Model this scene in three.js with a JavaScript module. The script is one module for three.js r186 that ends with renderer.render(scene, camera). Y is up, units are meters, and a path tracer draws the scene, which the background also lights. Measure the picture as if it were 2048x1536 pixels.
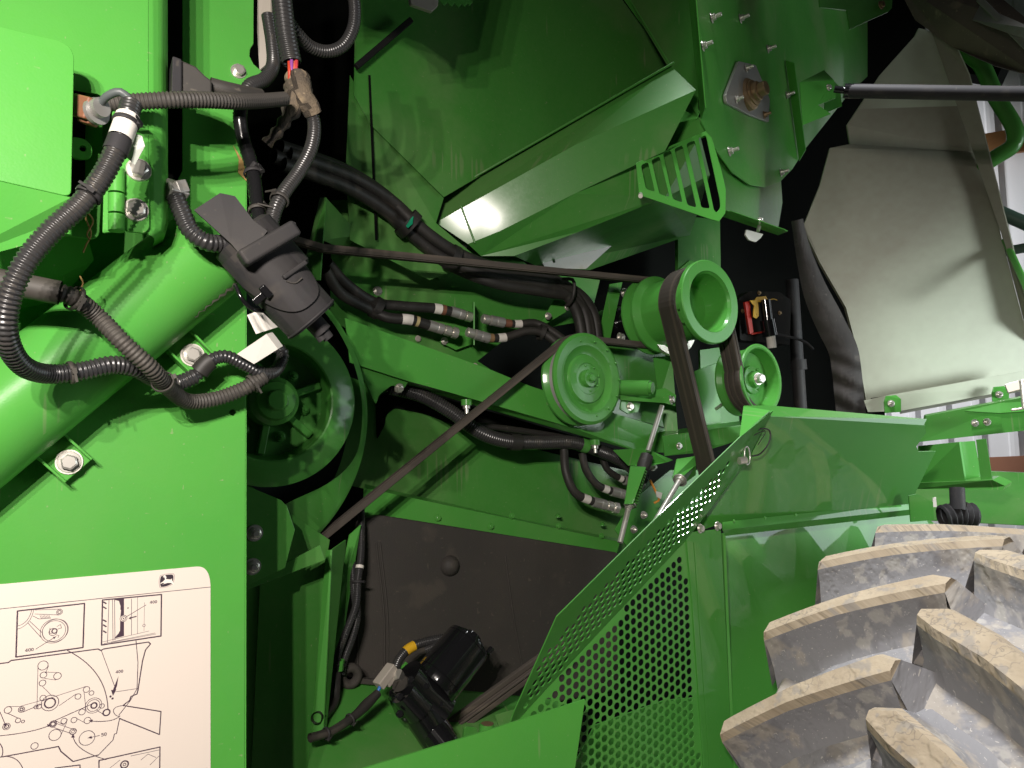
import * as THREE from 'three';
import { mergeGeometries, toCreasedNormals } from 'three/addons/utils/BufferGeometryUtils.js';
import { RoundedBoxGeometry } from 'three/addons/geometries/RoundedBoxGeometry.js';

// ------------------------------------------------------------------ camera, light, exposure
const W = 1024, H = 768, FOV = 54;
const EYE = new THREE.Vector3(0, 1.5, 0);
const scene = new THREE.Scene();
const camera = new THREE.PerspectiveCamera(FOV, W / H, 0.05, 60);
camera.position.copy(EYE);
camera.rotation.set(THREE.MathUtils.degToRad(5), THREE.MathUtils.degToRad(-30), THREE.MathUtils.degToRad(-1), 'YXZ');
camera.updateMatrixWorld(true);
const renderer = new THREE.WebGLRenderer({ antialias: true });
renderer.setSize(W, H);
renderer.toneMapping = THREE.LinearToneMapping;
renderer.toneMappingExposure = 1.0;
renderer.shadowMap.enabled = true;
scene.background = new THREE.Color().setRGB(0.016, 0.017, 0.018);   // dim air of the shed around the machine

const LAMP = [-0.56, 2.10, 0.28];
function lamp(x, y, z, cd) {                                        // one diode of the work lamp above and left of the camera
  const l = new THREE.SpotLight(new THREE.Color().setRGB(1, 0.915, 0.84), cd, 0, THREE.MathUtils.degToRad(62), 1, 2);
  l.position.set(x, y, z); l.target.position.set(0.25, 0.98, -1.7); scene.add(l.target); l.target.name = 'work_lamp_aim'; l.castShadow = true; l.shadow.radius = 0.6; l.name = 'work_lamp_diode';
  scene.add(l);
}
for (const [dx, dy] of [[-0.15, 0.03], [-0.05, -0.04], [0.06, 0.04], [0.16, -0.03]]) lamp(LAMP[0] + dx, LAMP[1] + dy, LAMP[2], 4.75);
function area(w, h, pos, look, rad, col) {
  const l = new THREE.RectAreaLight(new THREE.Color().setRGB(...col), rad, w, h);
  l.position.set(...pos); l.lookAt(...look); scene.add(l); return l;
}
area(2.4, 3.4, [7, 1.7, 2.45], [1.0, 1.5, 1.0], 3.4, [0.86, 0.97, 1]).name = 'open_shed_door';
const wheelFill = new THREE.SpotLight(new THREE.Color().setRGB(0.97, 0.98, 1), 75, 0, THREE.MathUtils.degToRad(23), 1, 2);   // added fill light that brightens the wheel, no real lamp
wheelFill.position.set(1.25, 4.7, -0.92); wheelFill.target.position.set(2.2, 0.95, -1.0); wheelFill.castShadow = true; wheelFill.shadow.radius = 14; wheelFill.name = 'wheel_fill_light'; scene.add(wheelFill, wheelFill.target);
const wheelFill2 = new THREE.SpotLight(new THREE.Color().setRGB(0.92, 1, 0.98), 80, 0, THREE.MathUtils.degToRad(15), 1, 2);   // added fill light that brightens the swung out shield
wheelFill2.position.set(4.5, 1.6, 1.4); wheelFill2.target.position.set(2.95, 1.6, -1.9); wheelFill2.castShadow = true; wheelFill2.shadow.radius = 28; wheelFill2.name = 'shield_fill_light'; scene.add(wheelFill2, wheelFill2.target);
area(1.4, 1.4, [3.3, 3.1, -4.3], [5.2, 2.5, -2.5], 17, [0.97, 0.98, 1]).name = 'wall_fill_light';  // added fill light that brightens the shed wall, no lamp seen there

// ------------------------------------------------------------------ helpers
const V3 = (x, y, z) => new THREE.Vector3(x, y, z);
const FPX = 768 / Math.tan(THREE.MathUtils.degToRad(FOV / 2));
const rayDir = (px, py) => V3((px - 1024) / FPX, -(py - 768) / FPX, -1).applyQuaternion(camera.quaternion);
const Q = (px, py, z) => { const d = rayDir(px, py); return d.multiplyScalar(z / d.z).add(EYE); };      // measured point on the machine plane z
const D = (px, py, t) => rayDir(px, py).multiplyScalar(t).add(EYE);                                        // measured point at depth t
const onPlane = (px, py, p0, n) => { const d = rayDir(px, py); const t = p0.clone().sub(EYE).dot(n) / d.dot(n); return d.multiplyScalar(t).add(EYE); };
let seed = 7; const rnd = () => { seed = (seed * 1664525 + 1013904223) >>> 0; return seed / 4294967296; };

const taken = {};
function numbered(n) { const k = taken[n] = (taken[n] ?? -1) + 1; return k ? n + '_' + String(k).padStart(3, '0') : n; }
const things = [];
function thing(name, label, category, group) {
  const o = new THREE.Group(); o.name = numbered(name); o.userData = { label, category };
  const kin = { idler_pulley: 'idler pulleys beside the belts', drive_belt: 'drive belts', tension_rod: 'threaded belt tension rods', hydraulic_hose: 'black hydraulic hoses with white tags', wiring_harness: 'ribbed wiring harnesses', handrail: 'handrails by the shed wall' }[name];
  if (group || kin) o.userData.group = group || kin;
  scene.add(o); things.push(o); return o;
}
function clean(g) {
  if (g.index) g = g.toNonIndexed();
  for (const k of Object.keys(g.attributes)) if (!['position', 'normal', 'uv', 'color'].includes(k)) g.deleteAttribute(k);
  if (!g.attributes.normal) g.computeVertexNormals();
  return g;
}
function boxUV(g) {
  const p = g.attributes.position, n = g.attributes.normal, uv = new Float32Array(p.count * 2);
  for (let i = 0; i < p.count; i++) {
    const ax = Math.abs(n.getX(i)), ay = Math.abs(n.getY(i)), az = Math.abs(n.getZ(i));
    if (az >= ax && az >= ay) { uv[2 * i] = p.getX(i); uv[2 * i + 1] = p.getY(i); }
    else if (ax >= ay) { uv[2 * i] = p.getZ(i); uv[2 * i + 1] = p.getY(i); }
    else { uv[2 * i] = p.getX(i); uv[2 * i + 1] = p.getZ(i); }
  }
  g.setAttribute('uv', new THREE.BufferAttribute(uv, 2)); return g;
}
function part(parent, name, geos, mat, label, keepUV) {
  let g = Array.isArray(geos) ? mergeGeometries(geos.map(clean).map((q) => { if (!q.attributes.uv) boxUV(q); return q; })) : clean(geos);
  if (!keepUV) boxUV(g);
  const m = new THREE.Mesh(g, mat); m.name = name; m.castShadow = m.receiveShadow = true;
  if (label) m.userData.label = label;
  parent.add(m); return m;
}
// flat sheet on plane z, outline in measured points, rounded corners optional
function shapeOf(pts, z, rad = 0) {
  const v = pts.map(([x, y]) => { const q = Q(x, y, z); return new THREE.Vector2(q.x, q.y); });
  return roundShape(v, rad);
}
function roundShape(v, rad) {
  const s = new THREE.Shape(); const n = v.length;
  if (!rad) { s.setFromPoints(v); return s; }
  for (let i = 0; i < n; i++) {
    const a = v[(i + n - 1) % n], b = v[i], c = v[(i + 1) % n];
    const r = Math.min(rad, a.distanceTo(b) * 0.45, b.distanceTo(c) * 0.45);
    const p = b.clone().add(a.clone().sub(b).setLength(r)), q = b.clone().add(c.clone().sub(b).setLength(r));
    i ? s.lineTo(p.x, p.y) : s.moveTo(p.x, p.y);
    s.quadraticCurveTo(b.x, b.y, q.x, q.y);
  }
  s.closePath(); return s;
}
function circlePath(px, py, z, r, seg = 16) {
  const c = Q(px, py, z), v = [];
  for (let i = 0; i < seg; i++) v.push(new THREE.Vector2(c.x + r * Math.cos(-i / seg * 6.2832), c.y + r * Math.sin(-i / seg * 6.2832)));
  return new THREE.Path(v);
}
function plate(pts, z, th = 0.004, { rad = 0, holes = [], bevel = 0.0009 } = {}) {
  const s = shapeOf(pts, z, rad); s.holes.push(...holes);
  const g = new THREE.ExtrudeGeometry(s, { depth: th - 2 * bevel, bevelEnabled: bevel > 0, bevelSize: bevel, bevelOffset: -bevel, bevelThickness: bevel, bevelSegments: 2, curveSegments: 8 });
  g.translate(0, 0, z - th + bevel); return g;
}
// sheet through measured points [x, y, z] (z = machine depth) or Vector3s
const W3 = (p) => (p.isVector3 ? p.clone() : Q(p[0], p[1], p[2]));
function sheet(pts, th = 0.004) {
  const v = pts.map(W3), n = V3(0, 0, 0);
  for (let i = 0; i < v.length; i++) { const a = v[i], b = v[(i + 1) % v.length]; n.x += (a.y - b.y) * (a.z + b.z); n.y += (a.z - b.z) * (a.x + b.x); n.z += (a.x - b.x) * (a.y + b.y); }
  n.normalize(); if (n.dot(EYE.clone().sub(v[0])) < 0) n.negate();
  const e1 = v[1].clone().sub(v[0]).normalize(), e2 = n.clone().cross(e1);
  const flat = v.map((p) => new THREE.Vector2(p.clone().sub(v[0]).dot(e1), p.clone().sub(v[0]).dot(e2)));
  const ccw = THREE.ShapeUtils.area(flat) > 0; const idx = THREE.ShapeUtils.triangulateShape(flat, []);
  const back = v.map((p) => p.clone().addScaledVector(n, -th)), pos = [];
  const tri = (a, b, c) => pos.push(a.x, a.y, a.z, b.x, b.y, b.z, c.x, c.y, c.z);
  for (const [a, b, c] of idx) { ccw ? (tri(v[a], v[b], v[c]), tri(back[a], back[c], back[b])) : (tri(v[a], v[c], v[b]), tri(back[a], back[b], back[c])); }
  for (let i = 0; i < v.length; i++) { const j = (i + 1) % v.length; ccw ? (tri(v[i], back[i], back[j]), tri(v[i], back[j], v[j])) : (tri(v[i], back[j], back[i]), tri(v[i], v[j], back[j])); }
  const g = new THREE.BufferGeometry(); g.setAttribute('position', new THREE.Float32BufferAttribute(pos, 3)); g.computeVertexNormals(); return boxUV(g);
}
function plateN(pts, p0, n, th = 0.004, { rad = 0, holes = [], bevel = 0.0009 } = {}) {   // sheet lying in any plane through p0, outline in measured points
  const e1 = V3(0, 1, 0).cross(n).normalize(), e2 = n.clone().cross(e1), to2 = ([x, y]) => { const w = onPlane(x, y, p0, n).sub(p0); return new THREE.Vector2(w.dot(e1), w.dot(e2)); };
  const s = roundShape(pts.map(to2), rad);
  for (const h of holes) s.holes.push(new THREE.Path(roundShape(h.map(to2), 0.008).getPoints(5).reverse()));
  const g = new THREE.ExtrudeGeometry(s, { depth: th - 2 * bevel, bevelEnabled: bevel > 0, bevelSize: bevel, bevelOffset: -bevel, bevelThickness: bevel, bevelSegments: 2, curveSegments: 8 });
  g.translate(0, 0, -th + bevel); g.applyMatrix4(new THREE.Matrix4().makeBasis(e1, e2, n)); g.translate(p0.x, p0.y, p0.z); return g;
}
function orient(g, at, dir) { const q = new THREE.Quaternion().setFromUnitVectors(V3(0, 0, 1), dir.clone().normalize()); g.applyQuaternion(q); g.translate(at.x, at.y, at.z); return g; }
function cylZ(r1, r2, h, seg = 24, z0 = 0) { const g = new THREE.CylinderGeometry(r2, r1, h, seg); g.rotateX(Math.PI / 2); g.translate(0, 0, z0 + h / 2); return g; }   // r1 at z0, r2 at z0 + h
function lathe(profile, seg = 64, a0 = 0, a1 = Math.PI * 2) {      // profile [r, z] along the machine's z axis
  const g = new THREE.LatheGeometry(profile.map(([r, z]) => new THREE.Vector2(Math.max(r, 1e-5), z)), seg, a0, a1); g.rotateX(Math.PI / 2); return toCreasedNormals(clean(g), 0.5);
}
function bolt(at, r, { dir = V3(0, 0, 1), stud = 0, flange = 1.35, turn = 0, head = 1 } = {}) {
  const gs = [cylZ(r * flange, r * flange * 0.94, r * 0.22, 24, 0)];
  const hex = cylZ(r, r, r * 0.75 * head, 6, r * 0.22); gs.push(hex);
  gs.push(cylZ(r * 0.98, r * 0.78, r * 0.12, 6, r * (0.22 + 0.75 * head)));
  if (stud) { gs.push(cylZ(r * 0.52, r * 0.52, stud, 16, r * (0.3 + 0.75 * head))); gs.push(cylZ(r * 0.52, r * 0.4, r * 0.12, 16, r * (0.3 + 0.75 * head) + stud)); }
  const g = mergeGeometries(gs.map(clean)); g.rotateZ(turn); return orient(g, at, dir);
}
const curve = (pts) => new THREE.CatmullRomCurve3(pts.map(W3), false, 'centripetal');
function sweep(c, radiusAt, n, radial = 12) {                       // round sweep with a radius along it
  const fr = c.computeFrenetFrames(n, false), pos = [], nor = [], uv = [], idx = [], L = c.getLength();
  for (let i = 0; i <= n; i++) {
    const p = c.getPointAt(i / n), r = radiusAt(i / n);
    for (let j = 0; j <= radial; j++) {
      const a = j / radial * Math.PI * 2, d = fr.normals[i].clone().multiplyScalar(Math.cos(a)).addScaledVector(fr.binormals[i], Math.sin(a));
      pos.push(p.x + d.x * r, p.y + d.y * r, p.z + d.z * r); nor.push(d.x, d.y, d.z); uv.push(i / n * L, j / radial * 0.1);
      if (i < n && j < radial) { const k = i * (radial + 1) + j; idx.push(k, k + 1, k + radial + 1, k + 1, k + radial + 2, k + radial + 1); }
    }
  }
  const g = new THREE.BufferGeometry(); g.setAttribute('position', new THREE.Float32BufferAttribute(pos, 3)); g.setAttribute('normal', new THREE.Float32BufferAttribute(nor, 3)); g.setAttribute('uv', new THREE.Float32BufferAttribute(uv, 2)); g.setIndex(idx); return g;
}
function hose(pts, r, radial = 14) { const c = curve(pts), n = Math.max(12, Math.round(c.getLength() / 0.012)); return sweep(c, () => r, n, radial); }
function conduit(pts, r, pitch = 0.0062, amp = 0.13) {
  const c = curve(pts), L = c.getLength(), ribs = Math.round(L / pitch), n = ribs * 4, prof = [0, 1, 1, 0];
  const g = sweep(c, (t) => r * (1 - amp + amp * prof[Math.round(t * n) % 4] ), n, 12); g.deleteAttribute('normal'); g.computeVertexNormals(); return g;
}
function tieOn(pts, t, r, headDir = V3(0, 0.4, 1)) {               // cable tie round a hose at t of its length
  const c = curve(pts), p = c.getPointAt(t), d = c.getTangentAt(t);
  const band = orient(new THREE.TorusGeometry(r * 1.02, 0.0016, 6, 22).scale(1, 1, 2.2), p, d);
  const hd = headDir.clone().addScaledVector(d, -headDir.dot(d)).normalize();
  const head = new THREE.BoxGeometry(0.008, 0.006, 0.007); const hp = p.clone().addScaledVector(hd, r + 0.002);
  const m = new THREE.Matrix4().makeBasis(d.clone().cross(hd), d, hd); head.applyMatrix4(m); head.translate(hp.x, hp.y, hp.z);
  const tail = new THREE.BoxGeometry(0.016, 0.0035, 0.0014); tail.translate(0.008, 0, 0.003); tail.applyMatrix4(m); tail.translate(hp.x, hp.y, hp.z);
  return [band, head, tail];
}
function sleeveOn(pts, t0, t1, r) { const c = curve(pts), v = []; for (let i = 0; i <= 8; i++) v.push(c.getPointAt(t0 + (t1 - t0) * i / 8)); return sweep(new THREE.CatmullRomCurve3(v), () => r, 10, 16); }
function band(path, width, th, z, closed = false, off = 0) {                // belt: 2D path (Vector2), width along z, thickness th
  const n = path.length, L = [], R = [];
  for (let i = 0; i < n; i++) {
    const a = path[closed ? (i + n - 1) % n : Math.max(0, i - 1)], b = path[closed ? (i + 1) % n : Math.min(n - 1, i + 1)];
    const d = b.clone().sub(a).normalize(), nn = new THREE.Vector2(-d.y, d.x);
    L.push(path[i].clone().addScaledVector(nn, off + th / 2)); R.push(path[i].clone().addScaledVector(nn, off - th / 2));
  }
  const pos = [], uv = []; let s = 0; const z0 = z - width / 2, z1 = z + width / 2;
  const quad = (a, b, c, d, u0, u1, v0, v1) => { pos.push(...a, ...b, ...c, ...a, ...c, ...d); uv.push(u0, v0, u1, v0, u1, v1, u0, v0, u1, v1, u0, v1); };
  const q3 = (p, zz) => [p.x, p.y, zz];
  for (let i = 0; i < (closed ? n : n - 1); i++) {
    const j = (i + 1) % n, l = path[i].distanceTo(path[j]), u0 = s, u1 = s + l; s = u1;
    quad(q3(L[j], z1), q3(L[i], z1), q3(R[i], z1), q3(R[j], z1), u1, u0, 0, th);
    quad(q3(L[i], z0), q3(L[j], z0), q3(R[j], z0), q3(R[i], z0), u0, u1, 0, th);
    quad(q3(L[i], z1), q3(L[j], z1), q3(L[j], z0), q3(L[i], z0), u0, u1, 0, width);
    quad(q3(R[j], z1), q3(R[i], z1), q3(R[i], z0), q3(R[j], z0), u1, u0, 0, width);
  }
  const g = new THREE.BufferGeometry(); g.setAttribute('position', new THREE.Float32BufferAttribute(pos, 3)); g.setAttribute('uv', new THREE.Float32BufferAttribute(uv, 2)); g.computeVertexNormals(); return g;
}
function bar(a, b, w, h, up = V3(0, 1, 0), rr = 0.003) {            // rounded box bar from a to b
  const d = b.clone().sub(a), L = d.length(); d.normalize();
  const x = up.clone().cross(d).normalize(), y = d.clone().cross(x);
  const g = new RoundedBoxGeometry(w, h, L, 2, Math.min(rr, w * 0.4, h * 0.4)); g.applyMatrix4(new THREE.Matrix4().makeBasis(x, y, d));
  const m = a.clone().add(b).multiplyScalar(0.5); g.translate(m.x, m.y, m.z); return g;
}
function rod(a, b, r1, r2 = r1, seg = 20) { return orient(cylZ(r1, r2, a.distanceTo(b), seg, 0), a, b.clone().sub(a)); }

// ------------------------------------------------------------------ textures
function hash2(x, y, s) { let h = (x * 374761393 + y * 668265263 + s * 982451653) | 0; h = Math.imul(h ^ (h >>> 13), 1274126177); return ((h ^ (h >>> 16)) >>> 0) / 4294967296; }
function vnoise(x, y, per, s) { const xi = Math.floor(x), yi = Math.floor(y), fx = x - xi, fy = y - yi, u = fx * fx * (3 - 2 * fx), v = fy * fy * (3 - 2 * fy); const m = (a) => ((a % per) + per) % per;
  const a = hash2(m(xi), m(yi), s), b = hash2(m(xi + 1), m(yi), s), c = hash2(m(xi), m(yi + 1), s), d = hash2(m(xi + 1), m(yi + 1), s); return a + (b - a) * u + (c - a) * v + (a - b - c + d) * u * v; }
function fbm(u, v, f, oct, s) { let r = 0, a = 0.5, t = 0; for (let o = 0; o < oct; o++) { r += a * vnoise(u * f, v * f, f, s + o); t += a; a *= 0.55; f *= 2; } return r / t; }
const S = (a, b, x) => { const t = Math.min(1, Math.max(0, (x - a) / (b - a))); return t * t * (3 - 2 * t); };
const mix = (a, b, t) => a.map((x, i) => x + (b[i] - x) * t);
const toS = (c) => (c <= 0.0031308 ? c * 12.92 : 1.055 * Math.pow(c, 1 / 2.4) - 0.055);
function tex(size, fn, srgb = true, rep = 1) {
  const d = new Uint8Array(size * size * 4);
  for (let y = 0; y < size; y++) for (let x = 0; x < size; x++) { const c = fn(x / size, y / size, x, y), k = (y * size + x) * 4; for (let i = 0; i < 3; i++) d[k + i] = Math.round(255 * Math.min(1, Math.max(0, srgb ? toS(c[i]) : c[i]))); d[k + 3] = 255; }
  const t = new THREE.DataTexture(d, size, size); t.wrapS = t.wrapT = THREE.RepeatWrapping; t.magFilter = THREE.LinearFilter; t.minFilter = THREE.LinearMipmapLinearFilter; t.generateMipmaps = true; if (srgb) t.colorSpace = THREE.SRGBColorSpace; t.repeat.set(rep, rep); t.needsUpdate = true; return t;
}
const GREEN = [0.078, 0.355, 0.056], TAN = [0.42, 0.36, 0.26];
function paintTex(dust, specks, s, tone = 1) {  // last argument scales the green to imitate lit and shaded areas
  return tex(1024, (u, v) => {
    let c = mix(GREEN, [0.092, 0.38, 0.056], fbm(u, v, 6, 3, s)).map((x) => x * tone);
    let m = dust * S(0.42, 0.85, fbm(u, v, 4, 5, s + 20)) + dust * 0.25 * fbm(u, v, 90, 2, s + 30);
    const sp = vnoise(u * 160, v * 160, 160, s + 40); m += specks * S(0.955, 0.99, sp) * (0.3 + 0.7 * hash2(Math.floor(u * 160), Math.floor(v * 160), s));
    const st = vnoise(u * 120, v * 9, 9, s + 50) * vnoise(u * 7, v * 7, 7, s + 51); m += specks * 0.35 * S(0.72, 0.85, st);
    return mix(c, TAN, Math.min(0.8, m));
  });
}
const roughTex = tex(512, (u, v) => { const r = 0.30 + 0.30 * fbm(u, v, 5, 5, 77) + 0.06 * vnoise(u * 128, v * 128, 128, 78); return [r, r, 0]; }, false, 1);
const peel = tex(512, (u, v) => { const h = vnoise(u * 256, v * 256, 256, 90) * 0.6 + vnoise(u * 24, v * 24, 24, 91) * 0.4; return [h, h, h]; }, false, 2);
const paint = (map) => new THREE.MeshPhysicalMaterial({ map, roughness: 0.78, roughnessMap: roughTex, clearcoat: 0.55, clearcoatRoughness: 0.16, bumpMap: peel, bumpScale: 0.00012, specularIntensity: 0.4, side: THREE.DoubleSide });
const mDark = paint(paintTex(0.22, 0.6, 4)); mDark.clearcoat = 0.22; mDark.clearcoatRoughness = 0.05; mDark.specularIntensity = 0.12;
const mGreenLit = paint(paintTex(0.04, 0.55, 1)); mGreenLit.clearcoat = 0.06; mGreenLit.clearcoatRoughness = 0.36; mGreenLit.specularIntensity = 0.22;  // brightest copy of the green, used on strongly lit parts
const mGreen = paint(paintTex(0.05, 0.55, 1, 0.86)), mGreenDirtyShaded = paint(paintTex(0.13, 0.5, 2, 0.70));  // same paint darkened for weaker light, the second one also dusty
mGreenDirtyShaded.clearcoat = 0.4; mGreenDirtyShaded.clearcoatRoughness = 0.22;
const mGloss = paint(paintTex(0.03, 0.3, 3, 0.74)); mGloss.clearcoat = 1; mGloss.clearcoatRoughness = 0.035;  // glossy copy, green darkened for weaker light as well
function std(col, rough, metal = 0, extra = {}) { return new THREE.MeshPhysicalMaterial({ color: new THREE.Color().setRGB(...col), roughness: rough, metalness: metal, side: THREE.DoubleSide, ...extra }); }
function dusty(base, d, amt, f, s, rough, extra = {}) {
  const map = tex(512, (u, v) => mix(base, d, Math.min(1, amt * (0.35 * S(0.35, 0.8, fbm(u, v, f, 5, s)) + 0.5 * S(0.62, 0.8, fbm(u, v, f * 4, 4, s + 9)) + 0.9 * S(0.93, 0.97, vnoise(u * 140, v * 140, 140, s + 5))))));
  return new THREE.MeshPhysicalMaterial({ map, roughness: rough, side: THREE.DoubleSide, ...extra });
}
const mSteel = std([0.72, 0.69, 0.63], 0.30, 0.72), mZinc = std([0.70, 0.67, 0.60], 0.40, 0.65);
const mDullSteel = dusty([0.42, 0.41, 0.39], [0.34, 0.28, 0.2], 0.7, 6, 300, 0.42, { metalness: 0.55 });
const mConduit = dusty([0.030, 0.030, 0.032], [0.18, 0.155, 0.12], 0.34, 5, 310, 0.3);
const mConduitDusty = dusty([0.045, 0.041, 0.037], [0.18, 0.155, 0.12], 0.6, 5, 311, 0.62);
const mConduitShiny = std([0.012, 0.012, 0.013], 0.2, 0);
const mRubber = dusty([0.020, 0.019, 0.018], [0.12, 0.10, 0.08], 0.55, 4, 320, 0.55);
const mPlastic = dusty([0.030, 0.029, 0.032], [0.18, 0.155, 0.12], 0.24, 5, 330, 0.62, { specularIntensity: 0.5 });
const mTank = dusty([0.038, 0.034, 0.030], [0.13, 0.105, 0.08], 0.4, 3, 340, 0.72, { bumpMap: peel, bumpScale: 0.0006 });
const mBlackGloss = std([0.008, 0.008, 0.009], 0.14, 0, { clearcoat: 0.6, clearcoatRoughness: 0.1 });
const mBlack = std([0.005, 0.006, 0.005], 0.9, 0, { specularIntensity: 0.25 });
const beltMap = tex(512, (u, v) => mix([0.048, 0.041, 0.035], [0.115, 0.092, 0.072], 0.65 * fbm(u, v, 8, 4, 350) + 0.5 * S(0.6, 0.9, vnoise(u * 5, v * 60, 5, 351))));
const mBlackMatt = dusty([0.012, 0.012, 0.012], [0.05, 0.04, 0.03], 0.5, 5, 345, 0.7, { specularIntensity: 0.3 });
const mBelt = new THREE.MeshStandardMaterial({ map: beltMap, roughness: 0.85, side: THREE.DoubleSide });
const mBeltDark = new THREE.MeshStandardMaterial({ map: tex(512, (u, v) => mix([0.030, 0.026, 0.022], [0.095, 0.075, 0.056], 0.5 * fbm(u, v, 8, 4, 355) + 0.5 * S(0.55, 0.9, vnoise(u * 4, v * 70, 4, 356)))), roughness: 0.7, side: THREE.DoubleSide });
const mWhite = std([0.74, 0.70, 0.64], 0.55), mConnector = dusty([0.42, 0.38, 0.33], [0.25, 0.2, 0.15], 0.5, 6, 360, 0.5);
const mYellow = std([0.72, 0.42, 0.02], 0.4), mRed = std([0.45, 0.025, 0.015], 0.35), mBrown = std([0.20, 0.085, 0.05], 0.5), mRust = dusty([0.20, 0.085, 0.03], [0.10, 0.06, 0.03], 1, 8, 370, 0.8);
const mBronze = dusty([0.36, 0.25, 0.14], [0.18, 0.13, 0.08], 1.2, 10, 380, 0.48, { metalness: 0.75 });
const mTape = dusty([0.06, 0.05, 0.042], [0.33, 0.25, 0.16], 1.6, 9, 390, 0.85, { bumpMap: peel, bumpScale: 0.002 });
const mStraw = std([0.38, 0.24, 0.08], 0.85);

// ------------------------------------------------------------------ the combine's fixed body, left side
const combine = thing('combine_harvester', 'green combine harvester body with its side shields open, filling the whole picture', 'combine harvester');
const nutOn = (panel, list, z, r, o = {}, name = 'bolt', mat = mSteel) => list.map(([x, y], i) => part(panel, name, bolt(Q(x, y, z), r, { turn: 0.3 + i * 0.7, ...o }), mat));

const ZP = -1.38;
const sidePanel = part(combine, 'side_panel', plate([[365, -420], [509, -420], [507, 87], [500, 98], [499, 112], [507, 128], [530, 148], [520, 163], [494, 200], [492, 420], [489, 1620], [-160, 1620], [-160, 380], [345, 380], [365, 340]], ZP, 0.005, { holes: [circlePath(465, 825, ZP, 0.0065)] }), mGreenLit);
nutOn(sidePanel, [[477, 143]], ZP, 0.0105);
part(combine, 'panel_return', sheet([[489, 190, ZP - 0.002], [487, 1620, ZP - 0.002], [484, 1620, ZP - 0.05], [486, 190, ZP - 0.05]], 0.004), mGreenLit);
part(combine, 'inner_liner', plate([[-200, -120], [380, -120], [380, 640], [-200, 900]], -1.52, 0.004), mGreenDirtyShaded);

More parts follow.
